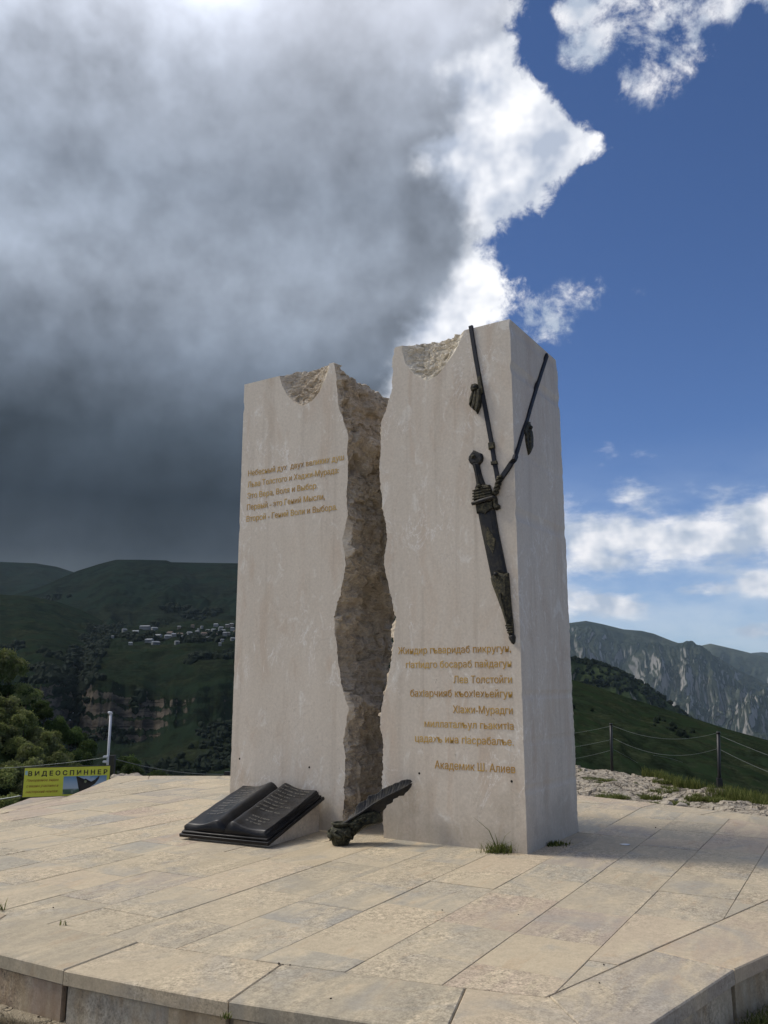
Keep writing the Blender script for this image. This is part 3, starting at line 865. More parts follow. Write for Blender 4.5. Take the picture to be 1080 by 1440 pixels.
def convex_hull(pts):
    pts = sorted(set(pts))
    def half(ps):
        h = []
        for p in ps:
            while len(h) > 1 and (h[-1][0] - h[-2][0]) * (p[1] - h[-2][1]) - (h[-1][1] - h[-2][1]) * (p[0] - h[-2][0]) <= 0: h.pop()
            h.append(p)
        return h
    a, b = half(pts), half(pts[::-1])
    return a[:-1] + b[:-1]
INN = convex_hull(INN)
def inset(poly, d):
    n = len(poly); out = []
    for i in range(n):
        p0, p1, p2 = Vector(poly[i - 1]), Vector(poly[i]), Vector(poly[(i + 1) % n])
        e1 = (p1 - p0); e2 = (p2 - p1)
        if e1.length < 1e-6 or e2.length < 1e-6: out.append(tuple(p1)); continue
        e1.normalize(); e2.normalize()
        n1 = Vector((-e1.y, e1.x)); n2 = Vector((-e2.y, e2.x))
        k = (n1 + n2); l = k.length
        if l < 1e-3: out.append(tuple(p1)); continue
        k /= l
        s = d / max(0.35, k.dot(n1))
        out.append((p1.x + k.x * s, p1.y + k.y * s))
    return out
def area(poly):
    return 0.5 * sum(poly[i - 1][0] * poly[i][1] - poly[i][0] * poly[i - 1][1] for i in range(len(poly)))
def dedupe(poly, eps=0.012):
    out = []
    for p in poly:
        if not out or math.hypot(p[0] - out[-1][0], p[1] - out[-1][1]) > eps: out.append(p)
    if len(out) > 1 and math.hypot(out[0][0] - out[-1][0], out[0][1] - out[-1][1]) < eps: out.pop()
    return out
def slab(name, poly, ztop, th, mat, parent, ch=0.004, tilt=(0, 0)):
    """a cut stone: polygon prism with an eased top edge"""
    poly = dedupe(poly)
    if len(poly) < 3: return None
    if area(poly) < 0: poly = poly[::-1]
    top = inset(poly, ch)
    cx = sum(p[0] for p in poly) / len(poly); cy = sum(p[1] for p in poly) / len(poly)
    zt = lambda p, dz: ztop + dz + tilt[0] * (p[0] - cx) + tilt[1] * (p[1] - cy)
    n = len(poly)
    V = [(p[0], p[1], zt(p, 0)) for p in top] + [(p[0], p[1], zt(p, -ch)) for p in poly] + [(p[0], p[1], ztop - th) for p in poly]
    Fc = [tuple(range(n))]
    for i in range(n):
        j = (i + 1) % n
        Fc.append((n + i, n + j, j, i)); Fc.append((2 * n + i, 2 * n + j, n + j, n + i))
    return mesh(name, V, Fc, mat, parent)

platform = empty("stone_platform")
tag(platform, "low many-sided platform paved with beige stone slabs under the monument", "platform")
# bed under the slabs
bed = convex_hull([tuple(p) for p in INN])
slab("mortar_bed", bed, -0.012, 0.2, M_grout, platform, 0.002)
JW = 0.0016
k0, k1 = -8, 22
rr = random.Random(5)
for k in range(k0, k1):
    v0 = -0.398 - 0.4955 * k + JW; v1 = -0.398 - 0.4955 * (k - 1) - JW
    s = 0.4 + rr.random() * 0.9
    while s < 16:
        L = rr.choice([0.45, 0.6, 0.7, 0.8, 0.9, 1.0]) * rr.uniform(0.95, 1.05)
        a, b_ = s + JW, s + L - JW
        q = [RU * a + RV * v0, RU * b_ + RV * v0, RU * b_ + RV * v1, RU * a + RV * v1]
        q = [(p.x, p.y) for p in q]
        if area(q) < 0: q = q[::-1]
        c = clip_convex(q, inset(INN, 0.002))
        c = dedupe(c)
        if len(c) >= 3 and abs(area(c)) > 0.006:
            if abs(area(c)) < 0.1 and s > 2: pass
            slab("slab", c, rr.uniform(-0.0022, 0.0022), 0.05, M_slab, platform, 0.0024, (rr.uniform(-.0012, .0012), rr.uniform(-.0012, .0012)))
        s += L
# coping stones between the inner and outer line
def along(poly, n_):
    pts = [Vector(p) for p in poly]
    return pts
def ray_out(p, c):
    """where the line from centre c through p leaves the outer polygon"""
    d = (p - c)
    best = None
    n = len(OUT)
    for i in range(n):
        a = Vector(OUT[i]); b = Vector(OUT[(i + 1) % n]); e = b - a
        den = d.x * e.y - d.y * e.x
        if abs(den) < 1e-9: continue
        t = ((a.x - c.x) * e.y - (a.y - c.y) * e.x) / den
        u = ((a.x - c.x) * d.y - (a.y - c.y) * d.x) / den
        if t > 1.0 and -1e-6 <= u <= 1 + 1e-6 and (best is None or t < best[0]): best = (t, i, u)
    return best
# seams given as (outer point, inner point) pairs; between them the coping follows both lines
def nearest_param(poly, p):
    best = (1e9, 0)
    n = len(poly)
    for i in range(n):
        a = Vector(poly[i]); b = Vector(poly[(i + 1) % n]); e = b - a
        t = max(0, min(1, (Vector(p) - a).dot(e) / max(e.dot(e), 1e-9)))
        d = (a + e * t - Vector(p)).length
        if d < best[0]: best = (d, i + t)
    return best[1]
def sub_path(poly, t0, t1):
    n = len(poly)
    if t1 < t0: t1 += n
    P = lambda t: Vector(poly[int(t) % n]).lerp(Vector(poly[(int(t) + 1) % n]), t - int(t))
    out = [P(t0)]
    k = int(math.floor(t0)) + 1
    while k < t1 - 1e-6:
        out.append(Vector(poly[k % n])); k += 1
    out.append(P(t1))
    return [(p.x, p.y) for p in out]
seams = [((89, 1364.4), (191.7, 1326)), ((320, 1409), (396, 1356)), ((621, 1462), (655, 1389))]
seams = [(tuple(gp(*a)[:2]), tuple(gp(*b)[:2])) for a, b in seams]
seams += [((0.86, 3.60), (0.76, 4.15)), ((1.749, 4.505), (1.42, 4.83)), ((2.62, 5.28), (2.28, 5.64)), ((3.46, 6.25), (3.05, 6.53)), ((4.12, 7.36), (3.62, 7.42)), ((4.30, 8.7), (3.84, 8.6)),
          ((3.75, 9.72), (3.42, 9.43)), ((3.237, 10.29), (2.95, 9.98)), ((2.488, 11.049), (2.2, 10.80)), ((1.75, 11.96), (1.45, 11.72)), ((0.9, 13.0), (0.6, 12.66)), ((-0.3, 13.27), (-0.3, 12.85)),
          ((-1.4, 13.27), (-1.4, 12.85)), ((-2.5, 13.27), (-2.5, 12.85)), ((-3.6, 13.27), (-3.5, 12.85)), ((-4.03, 12.0), (-3.68, 11.9)), ((-3.98, 11.0), (-3.8, 10.7)), ((-4.36, 9.9), (-4.05, 9.85)),
          ((-4.74, 8.9), (-4.28, 8.85)), ((-4.6, 7.8), (-4.12, 7.9)), ((-3.95, 6.66), (-3.55, 6.98)), ((-3.1, 5.62), (-2.72, 5.92)), ((-2.3, 4.93), (-2.33, 5.50))]
outer = OUT
ns_ = len(seams)
for i in range(ns_):
    (o0, i0), (o1, i1) = seams[i], seams[(i + 1) % ns_]
    po = sub_path(outer, nearest_param(outer, o0), nearest_param(outer, o1))
    pi_ = sub_path(INN, nearest_param(INN, i0), nearest_param(INN, i1))
    poly = po + pi_[::-1]
    poly = inset(dedupe(poly), 0.0022)
    slab("coping_stone", poly, rr.uniform(-0.001, 0.002), 0.067, M_coping, platform, 0.006)
    # riser panels under the coping, set back a little
    A_ = inset(dedupe(po + pi_[::-1]), 0.018)
    m_ = len(dedupe(po))
    A_ = A_[:m_]
    bottom = -0.30 if Vector(o0).y < 6 else -0.75
    for j in range(len(A_) - 1):
        a, b_ = Vector(A_[j]), Vector(A_[j + 1])
        if (b_ - a).length < 0.05: continue
        d = (b_ - a).normalized(); nn = Vector((-d.y, d.x))
        a2, b2 = a + d * (0.003 if j == 0 else 0.0), b_ - d * (0.003 if j == len(A_) - 2 else 0.0)
        pl = [tuple(a2), tuple(b2), tuple(b2 + nn * 0.03), tuple(a2 + nn * 0.03)]
        slab("riser_panel", pl, -0.0735, abs(bottom) - 0.0735, M_riser, platform, 0.003)
    back_ = inset(dedupe(po + pi_[::-1]), 0.055)
# dark core behind the joints
core = inset([tuple(p) for p in OUT], 0.06)
n_ = len(core)
V = [(p[0], p[1], -0.069) for p in core] + [(p[0], p[1], -0.8) for p in core]
bmc = bmesh.new()
tv = [bmc.verts.new(v) for v in V[:n_]]; bv = [bmc.verts.new(v) for v in V[n_:]]
for i in range(n_): bmc.faces.new((bv[i], bv[(i + 1) % n_], tv[(i + 1) % n_], tv[i]))
bmc.faces.new(tv)
bmesh.ops.triangulate(bmc, faces=[f for f in bmc.faces if len(f.verts) > 4])
from_bm("core", bmc, M_grout, platform)

# ------------------------------------------------------------------ the two monoliths
def face_uz(x, y, off=0.0):
    """survey point on the front face -> (u, z); off = distance in front of the face"""
    d = Vector(ray(x, y)); n = WD
    p0 = B0 - WD * off
    t = (p0 - Vector((0, 0, EYE))).dot(n) / d.dot(n)
    p = Vector((0, 0, EYE)) + d * t
    return (p - B0).dot(U), p.z
def side_wz(x, y):
    d = Vector(ray(x, y)); t = (B0 - Vector((0, 0, EYE))).dot(U) / d.dot(U)
    p = Vector((0, 0, EYE)) + d * t
    return (p - B0).dot(WD), p.z
def L2W(u, w, z): return (B0.x + U.x * u + WD.x * w, B0.y + U.y * u + WD.y * w, z)
def L2Wa(u, w, z): return np.stack([B0.x + U.x * u + WD.x * w, B0.y + U.y * u + WD.y * w, z + 0 * u], -1)
H = 4.78
ZB = -0.02
left_edge_px = [(469, 508), (471, 526), (473, 544), (475.5, 570), (482, 593), (488.5, 606), (488, 640), (488.5, 660), (487, 699), (488.5, 725), (479.5, 757), (483, 776), (485, 795), (479, 831), (468.7, 869.6),
                (471.6, 908), (475, 935), (479, 959), (488.7, 998), (482, 1036.7), (485, 1078.5), (482.7, 1117), (481.5, 1150), (482, 1174)]
right_edge_px = [(555, 488.6), (551, 506.7), (551, 545.6), (543, 572), (535.6, 595.6), (532.8, 656.7), (535.6, 698), (544, 754), (539.7, 782), (539, 795), (547.8, 831), (555, 866.6), (552, 908), (544.8, 956), (541, 974),
                 (533, 1007), (537, 1048.7), (537, 1102), (537, 1140), (538, 1178)]
def edge_fn(pxs, seed):
    uz = sorted([face_uz(*p)[::-1] for p in pxs])
    zz = np.array([a for a, b in uz]); uu = np.array([b for a, b in uz])
    def f(z):
        z = np.asarray(z, float)
        return np.interp(z, zz, uu) + 0.012 * fbm(z * 7.0 + seed, 0.3, o=3) + 0.007 * ridged(z * 22.0 + seed, 0.9, o=3, g=0.7)
    return f
ZN = 520
zrow = np.linspace(ZB, H, ZN)
def chip_fn(arc_px):
    """arc_px: left branch (top to bottom) and right branch (top to bottom)"""
    l = sorted([face_uz(*p)[::-1] for p in arc_px[0]]); r = sorted([face_uz(*p)[::-1] for p in arc_px[1]])
    lz, lu = np.array([a for a, b in l]), np.array([b for a, b in l]); rz, ru = np.array([a for a, b in r]), np.array([b for a, b in r])
    z0 = min(lz[0], rz[0])
    return z0, (lambda z: np.interp(z, lz, lu)), (lambda z: np.interp(z, rz, ru))
def monolith(name, uL, uR, edge_side, edge, chip, depth_d, bulge, label, wmax=None, seed=0):
    root = empty(name, L2W((uL + uR) / 2, 0.6, 0))
    mw = Matrix.Translation(root.location).inverted()
    org = np.array(root.location)
    root_o = root
    tag(root, label, "monument stone", "the two split stones of the monument")
    bm = bmesh.new()
    def vv(u, w, z):
        p = L2W(u, w, z)
        return bm.verts.new((p[0] - org[0], p[1] - org[1], p[2] - org[2]))
    z0, cl, cr = chip
    if edge_side > 0: Lf = lambda z: uL + 0 * z; Rf = edge
    else: Lf = edge; Rf = lambda z: uR + 0 * z
    # front face in strips, leaving the chipped recess open
    zs = np.unique(np.concatenate([zrow, np.linspace(z0, H, 70)]))
    lu, ru = Lf(zs), Rf(zs)
    # small nicks on the sawn arris
    nick = 0.010 * np.clip(pnoise(zs * 5 + seed, 2.2) - 0.38, 0, 1) * 3
    if edge_side > 0: lu = lu + nick
    else: ru = ru - nick
    Lv = [vv(a, 0, z) for a, z in zip(lu, zs)]; Rv = [vv(a, 0, z) for a, z in zip(ru, zs)]
    Cl = [None] * len(zs); Cr = [None] * len(zs)
    chz = []
    for i, z in enumerate(zs):
        if z >= z0 - 1e-9:
            a, b_ = float(cl(z)), float(cr(z))
            jl = 0.006 * float(fbm(z * 14 + seed, 1.1, o=3)); jr = 0.006 * float(fbm(z * 14 + seed, 5.1, o=3))
            if b_ - a < 0.004: b_ = a + 0.004; jl = jr = 0
            Cl[i] = vv(a + jl, 0, z); Cr[i] = vv(b_ + jr, 0, z); chz.append((z, a + jl, b_ + jr))
    for i in range(len(zs) - 1):
        if Cl[i] and Cl[i + 1]:
            bm.faces.new((Lv[i], Cl[i], Cl[i + 1], Lv[i + 1])); bm.faces.new((Cr[i], Rv[i], Rv[i + 1], Cr[i + 1]))
        elif Cl[i + 1]:
            bm.faces.new((Lv[i], Rv[i], Rv[i + 1], Cr[i + 1], Cl[i + 1], Lv[i + 1]))
        else:
            bm.faces.new((Lv[i], Rv[i], Rv[i + 1], Lv[i + 1]))
    # depth outline of the far side
    def wfar(z):
        w = 1.262 + 0.014 * fbm(np.asarray(z) * 3.0 + seed, 8.8, o=4) + 0.012 * ridged(np.asarray(z) * 9 + seed, 3.3, o=3) - 0.01
        if wmax is not None: w = np.minimum(w, np.interp(z, *wmax))
        return w
    wf = wfar(zs)
    # sawn side
    su = lu if edge_side > 0 else ru
    Sv = Lv if edge_side > 0 else Rv
    Bs = [vv(a, w, z) for a, w, z in zip(su, wf, zs)]
    for i in range(len(zs) - 1):
        q = (Sv[i], Bs[i], Bs[i + 1], Sv[i + 1])
        bm.faces.new(q if edge_side < 0 else q[::-1])
    # broken side: displaced sheet
    nw = 120
    we = np.linspace(0, 1, nw)
    Zg, Wn = np.meshgrid(zs, we, indexing='ij')
    Wg = Wn * wf[:, None]
    sgn = 1.0 if edge_side > 0 else -1.0
    E0 = (ru if edge_side > 0 else lu)[:, None] * np.ones_like(Wg)
    ramp_ = np.clip(Wg / 0.05, 0, 1)
    rel = 0.11 * fbm(Zg * 0.9 + seed, Wg * 1.3, 2.0, o=2) + 0.05 * facets(Zg + 0.1 * fbm(Zg * 3, Wg * 3, 1.0, o=2), Wg, 0.34, 20 + seed, 0.8) \
        + 0.030 * facets(Zg, Wg + 0.05 * fbm(Zg * 6, Wg * 6, 4.0, o=2), 0.12, 30 + seed, 0.9) + 0.030 * ridged(Zg * 4 + seed, Wg * 4, 3.0, o=5, g=0.6) + 0.02 * fbm(Zg * 14, Wg * 14, 3.0, o=4, g=0.7)
    rel = rel * 0.8 - 0.03
    Ug = E0 + sgn * (rel * ramp_ - 0.10 * Wn)
    # settle the profile back towards a vertical break deeper in
    P = L2Wa(Ug, Wg, Zg) - org
    if edge_side > 0:
        # ragged top line of the break
        P[-26:, :, 2] += (np.linspace(0, 1, 26)[:, None] * (0.035 * fbm(Wg[-1:, :] * 6, 1.2, o=4) - 0.02) * ramp_[-1:, :])
    grid("split_face", P, M_frac, root, smooth=False, flip=(edge_side < 0))
    fe = [bm.verts.new(P[-1, j]) for j in range(nw)]
    # back face
    Bb = [bm.verts.new(P[i, -1]) for i in range(len(zs))]
    for i in range(len(zs) - 1):
        q = (Bs[i], Bb[i], Bb[i + 1], Bs[i + 1])
        bm.faces.new(q if edge_side < 0 else q[::-1])
    # chipped recess
    nc = 90
    cz = np.array([c[0] for c in chz]); ca = np.array([c[1] for c in chz]); cb = np.array([c[2] for c in chz])
    sN = np.linspace(0, 1, nc)
    Zc = cz[:, None] * np.ones((1, nc)); Uc = ca[:, None] + (cb - ca)[:, None] * sN[None, :]
    tz = ((cz - z0) / (H - z0))[:, None]
    prof = np.sin(math.pi * np.clip(sN, 0, 1)) [None, :] ** 0.85
    wd = depth_d * prof * (tz ** 1.1)
    rl = 0.5 * facets(Uc + 0.02 * fbm(Uc * 9, Zc * 9, 1.0, o=2), Zc, 0.07, 40 + seed, 0.9) + 1.0 * ridged(Uc * 7 + seed, Zc * 9, 1.0, o=5, g=0.65)
    fade = np.clip(prof * 2.2, 0, 1) * np.clip(tz * 6, 0, 1)
    wd = np.clip(wd + 0.024 * (rl - 0.7) * fade, 0.001 * fade, None)
    Zt = Zc + tz ** 2 * bulge * np.sin(math.pi * sN)[None, :] * (1 + 0.25 * fbm(Uc * 6, 0.5, o=3)) + 0.012 * (tz ** 2) * fade * fbm(Uc * 16, 2.0, o=3)
    Pc = L2Wa(Uc, wd, Zt) - org
    grid("chipped_recess", Pc, M_chip2 if edge_side > 0 else M_chip, root, smooth=False)
    # top, in strips across the depth, open over the chipped recess
    wt = Pc.shape[0] - 1
    topw = wd[-1]; topu = Uc[-1]
    im = int(np.argmax(topw))
    for k in range(nw - 1):
        w0, w1 = Wg[-1, k], Wg[-1, k + 1]
        sa = [bm.verts.new(P[-1, k]), bm.verts.new(P[-1, k + 1])]
        us = float(lu[-1] if edge_side > 0 else ru[-1])
        sb = [vv(us, w0, H), vv(us, w1, H)]
        wm_ = 0.5 * (w0 + w1)
        ins = np.where(topw > wm_)[0]
        if len(ins) > 1:
            n0, n1 = float(topu[ins[0]]), float(topu[ins[-1]])
            A = [vv(n0, w0, H), vv(n0, w1, H)]; Bq = [vv(n1, w0, H), vv(n1, w1, H)]
            pa, pb = (Bq, A) if edge_side > 0 else (A, Bq)
            bm.faces.new((sa[0], pa[0], pa[1], sa[1])); bm.faces.new((pb[0], sb[0], sb[1], pb[1]))
        else:
            bm.faces.new((sa[0], sb[0], sb[1], sa[1]))
    body = from_bm("stone_body", bm, M_stone, root)
    return root, org
chipL = chip_fn(([(392, 520), (393, 530), (397, 543), (404, 556), (414, 566), (425, 571)], [(464, 505), (462, 520), (457, 534), (450, 550), (440, 563), (427, 571)]))
chipR = chip_fn(([(564, 480), (566, 497), (570, 511), (578, 522), (588, 530), (600, 535.5)], [(657, 458), (650, 472), (641, 492), (629, 510), (616, 527), (602, 535.5)]))
uLL = (face_uz(345, 537)[0] + face_uz(322, 1112)[0]) / 2
left_stone, orgL = monolith("left_monolith", uLL, -1.9, +1, edge_fn(left_edge_px, 1.3), chipL, 0.20, 0.085,
    "left split limestone block with the round chip at its top and five gilded lines", seed=1)
right_stone, orgR = monolith("right_monolith", -1.4, 0.0, -1, edge_fn(right_edge_px, 7.7), chipR, 0.17, 0.035,
    "right split limestone block carrying the bronze dagger and eight gilded lines", wmax=([0, 4.50, 4.72, 4.80], [1.4, 1.31, 1.245, 1.20]), seed=2)
left_stone.name = "limestone_monolith"; right_stone.name = "limestone_monolith"
right_stone.name = "limestone_monolith.001"

# basis of the front face, for flat things on it
def face_matrix(u, z, off, tilt=0.0):
    p = Vector(L2W(u, -off, z))
    X = U * math.cos(tilt) + Vector((0, 0, 1)) * math.sin(tilt)
    Yv = Vector((0, 0, 1)) * math.cos(tilt) - U * math.sin(tilt)
    N = -WD
    M = Matrix(((X.x, Yv.x, N.x, p.x), (X.y, Yv.y, N.y, p.y), (X.z, Yv.z, N.z, p.z), (0, 0, 0, 1)))
    return M
def text_mesh(body, extr=0.0015, off=0.0):
    cu = bpy.data.curves.new("t", 'FONT')
    cu.body = body
    cu.size = 1.0
    cu.extrude = extr
    cu.resolution_u = 3
    cu.offset = off
    ob = bpy.data.objects.new("t", cu)
    COL.objects.link(ob)
    dg = bpy.context.evaluated_depsgraph_get(); dg.update()
    me = bpy.data.meshes.new_from_object(ob.evaluated_get(dg))
    bpy.data.objects.remove(ob); bpy.data.curves.remove(cu)
    co = np.zeros(len(me.vertices) * 3, dtype=np.float32); me.vertices.foreach_get('co', co)
    co = co.reshape(-1, 3)
    return me, co
def put_text(name, body, M, width, cap, mat, parent=None, extr=0.002, shear=0.0, weight=0.008, invorg=None):
    """text scaled so that its run is `width` metres and its capital height `cap` metres"""
    me, co = text_mesh(body, 1.0, weight)
    x0, x1 = co[:, 0].min(), co[:, 0].max()
    sx = width / (x1 - x0); sy = cap / 0.73
    co = np.stack([(co[:, 0] - x0) * sx + shear * co[:, 1] * sy, co[:, 1] * sy, (co[:, 2]) * extr], -1)
    Mn = np.array(M)
    co = co @ Mn[:3, :3].T + Mn[:3, 3]
    if parent is not None: co = co - np.array(parent.location)
    me.vertices.foreach_set('co', np.ascontiguousarray(co.reshape(-1), dtype=np.float32))
    me.materials.clear(); me.materials.append(mat)
    me.name = name; me.update()
    return link(bpy.data.objects.new(name, me), parent)
left_lines = [("Небесный дух  двух великих душ", (349, 669), (483.5, 650)), ("Льва Толстого и Хаджи-Мурада:", (347, 685), (476.4, 667.5)), ("Это Вера, Воля и Выбор.", (347, 701), (446.5, 688)),
              ("Первый - это Гений Мысли,", (346.5, 717), (456.7, 703.5)), ("Второй - Гений Воли и Выбора.", (346, 733.6), (474, 718))]
for i, (s, a, b_) in enumerate(left_lines):
    (u0, z0), (u1, z1) = face_uz(*a), face_uz(*b_)
    u0 = -3.215
    put_text("inscription_line", s, face_matrix(u0, 3.672 - 0.1300 * i, 0.001), u1 - u0, 0.066, M_gold, left_stone, 0.0016, weight=0.003)
right_lines = [("Жиндир гъваридаб пикругун,", (560, 917.8), (718.7, 919), 0.066), ("гIатIидго босараб пайдагун", (571, 937.8), (719.3, 939.6), 0.064), ("Лев Толстойги", (637.8, 960), (720, 961.3), 0.066),
               ("бахIарчияб къохIехьейгун", (577, 977.4), (720.6, 983), 0.066), ("ХIажи-Мурадги", (637, 1002), (721, 1004.8), 0.066), ("миллаталъул гьакитIа", (597, 1021), (722.4, 1027.4), 0.064),
               ("цадахъ ина гIасрабалъе.", (583.9, 1041.9), (722.4, 1049.6), 0.066), ("Академик Ш. Алиев", (611.3, 1078.5), (724.8, 1089.6), 0.070)]
for i, (s, a, b_, cap) in enumerate(right_lines):
    (u0, z0), (u1, z1) = face_uz(*a), face_uz(*b_)
    put_text("inscription_line", s, face_matrix(u0, (z0 + z1) / 2, 0.001), u1 - u0, cap, M_gold, right_stone, 0.0016, weight=0.003)
for (x, y, st) in [(589.7, 1087.5, right_stone), (719.6, 1098.8, right_stone), (337, 1067, left_stone), (435, 1079, left_stone)]:
    u, z = face_uz(x, y)
    bm = bmesh.new()
    vs = [bm.verts.new(Vector(L2W(u + 0.011 * math.cos(t), -0.0015, z + 0.011 * math.sin(t))) - st.location) for t in [2 * math.pi * k / 12 for k in range(12)]]
    bm.faces.new(vs)
    from_bm("drill_hole", bm, M_hole, st)

# ------------------------------------------------------------------ reliefs: bronze pieces fixed to the stone
class Plane:
    """front face or right side face as a drawing plane; n = outward normal"""
    def __init__(s, kind):
        s.kind = kind
        s.n = -WD if kind == 'front' else U
    def p(s, x, y, off=0.0):
        if s.kind == 'front':
            u, z = face_uz(x, y); q = Vector(L2W(u, 0, z))
        else:
            w, z = side_wz(x, y); q = Vector(L2W(0, w, z))
        return q + s.n * off
FR_, SD_ = Plane('front'), Plane('side')
def z2(x, y): return (640 + x / 5.14, 440 + y / 5.143)
def z3(x, y): return (640 + x / 6.0, 680 + y / 6.0)
def relief(name, px, pl, h, mat, root, bevel=0.35, base=-0.01, ridge_h=0.0, sub=1):
    """raised plate: outline on the plane, shoulders rounded in steps towards the middle"""
    pts = [pl.p(*q) for q in px]
    c = sum(pts, Vector()) / len(pts)
    nrm = pl.n
    e1 = (pts[1] - pts[0]).normalized()
    ax = Vector((0, 0, 1)); bx = nrm.cross(ax).normalized()
    P2 = [((p - c).dot(bx), (p - c).dot(ax)) for p in pts]
    if area(P2) < 0: P2 = P2[::-1]
    w = max(abs(a[0]) for a in P2) ; hh = max(abs(a[1]) for a in P2)
    m_ = min(w, hh) * bevel
    h = h * 0.62
    rings = [(0.0, base), (0.0, h * 0.45), (m_ * 0.3, h * 0.8), (m_ * 0.75, h), ]
    bm = bmesh.new()
    R = []
    for ins, z in rings:
        q = inset(P2, ins)
        R.append([bm.verts.new(c + bx * a[0] + ax * a[1] + nrm * z - root.location) for a in q])
    n = len(P2)
    for r0, r1 in zip(R, R[1:]):
        for i in range(n): bm.faces.new((r0[i], r0[(i + 1) % n], r1[(i + 1) % n], r1[i]))
    f = bm.faces.new(R[-1])
    bmesh.ops.triangulate(bm, faces=[f])
    bmesh.ops.recalc_face_normals(bm, faces=bm.faces)
    return from_bm(name, bm, mat, root)
def dome(name, x, y, pl, r, off, mat, root):
    c = pl.p(x, y, off * 0.66); bm = bmesh.new()
    bmesh.ops.create_icosphere(bm, subdivisions=2, radius=r, matrix=Matrix.Translation(c - root.location))
    return from_bm(name, bm, mat, root, True)
def bar_rel(name, a, b_, pl, r, off, mat, root, sq=1.0, n=8):
    off *= 0.6
    r *= 0.85
    p, q = pl.p(*a, off), pl.p(*b_, off)
    bm = bmesh.new()
    pts = [p.lerp(q, k / n) - root.location for k in range(n + 1)]
    tube(bm, pts, [r * (0.8 + 0.2 * math.sin(math.pi * k / n)) for k in range(n + 1)], 10)
    return from_bm(name, bm, mat, root, True)
dagger = empty("bronze_dagger", FR_.p(*z3(240, 200)))
tag(dagger, "dark bronze dagger in its scabbard fixed point down on the right stone", "dagger")
relief("grip", [z2(126, 1085), z2(178, 1083), z2(184, 1120), z2(193, 1165), z2(214, 1225), z2(226, 1250), z2(148, 1272), z2(157, 1235), z2(147, 1165)], FR_, 0.050, M_bronze, dagger)
relief("grip_spine", [z2(140, 1095), z2(164, 1093), z2(176, 1170), z2(190, 1240), z2(176, 1244), z2(160, 1180)], FR_, 0.064, M_bronze, dagger, 0.3)
relief("pommel", [z2(101, 1065), z2(104, 1040), z2(120, 1016), z2(138, 995), z2(168, 1008), z2(197, 1020), z2(208, 1050), z2(200, 1078), z2(183, 1098), z2(125, 1100), z2(110, 1085)], FR_, 0.050, M_bronze, dagger, 0.28)
dome("rivet", *z2(143, 1044), FR_, 0.022, 0.046, M_patina, dagger)
dome("rivet", *z2(186, 1258), FR_, 0.022, 0.066, M_patina, dagger)
relief("scabbard_throat", [z2(140, 1288), z2(162, 1264), z2(205, 1243), z2(256, 1246), z2(266, 1280), z2(284, 1330), z2(140, 1372)], FR_, 0.066, M_patina, dagger, 0.25)
for k in range(4):
    y0 = 1285 + k * 20
    bar_rel("throat_band", z2(139, y0 + 8), z2(262 + k * 6, y0 - 22), FR_, 0.011, 0.062, M_patina, dagger)
bar_rel("guard_ring", z2(134, 1385), z2(300, 1335), FR_, 0.026, 0.058, M_bronze, dagger)
relief("hanger_knob", [z3(328, 120), z3(352, 112), z3(362, 140), z3(360, 165), z3(385, 188), z3(383, 214), z3(350, 228), z3(334, 205)], FR_, 0.075, M_patina, dagger, 0.5)
relief("scabbard_body", [z3(196, 235), z3(336, 200), z3(372, 420), z3(412, 610), z3(442, 760), z3(312, 800), z3(270, 600), z3(232, 420)], FR_, 0.052, M_bronze, dagger, 0.45)
relief("locket", [z3(180, 180), z3(332, 145), z3(337, 218), z3(318, 226), z3(292, 238), z3(276, 262), z3(262, 274), z3(246, 256), z3(228, 240), z3(190, 256)], FR_, 0.062, M_patina, dagger, 0.2)
relief("diamond_ornament", [z3(282, 350), z3(318, 410), z3(362, 475), z3(352, 540), z3(330, 610), z3(300, 550), z3(262, 490), z3(270, 410)], FR_, 0.0585, M_patina, dagger, 0.2)
relief("chape", [z3(306, 800), z3(318, 782), z3(345, 735), z3(362, 724), z3(390, 748), z3(425, 758), z3(455, 755), z3(464, 850), z3(470, 950), z3(482, 1070), z3(494, 1185), z3(438, 1195), z3(402, 1075), z3(352, 940), z3(318, 850)], FR_, 0.062, M_patina, dagger, 0.45)
relief("chape_rib", [z3(396, 900), z3(412, 960), z3(440, 1080), z3(466, 1180), z3(452, 1182), z3(424, 1090), z3(400, 1000)], FR_, 0.075, M_patina, dagger, 0.4)
dome("rivet", *z3(358, 768), FR_, 0.020, 0.062, M_bronze, dagger)
dome("rivet", *z3(400, 930), FR_, 0.010, 0.075, M_patina, dagger)
for k in range(4):
    bar_rel("tip_band", z3(436 + k * 6, 1200 + k * 20), z3(496 + k * 1, 1192 + k * 20), FR_, 0.013, 0.045, M_patina, dagger)
relief("tip_neck", [z3(440, 1190), z3(494, 1184), z3(500, 1280), z3(460, 1286)], FR_, 0.048, M_bronze, dagger, 0.5)
relief("finial", [z3(455, 1292), z3(475, 1276), z3(500, 1272), z3(513, 1296), z3(508, 1340), z3(498, 1357), z3(484, 1350), z3(464, 1318)], FR_, 0.062, M_bronze, dagger, 0.6)

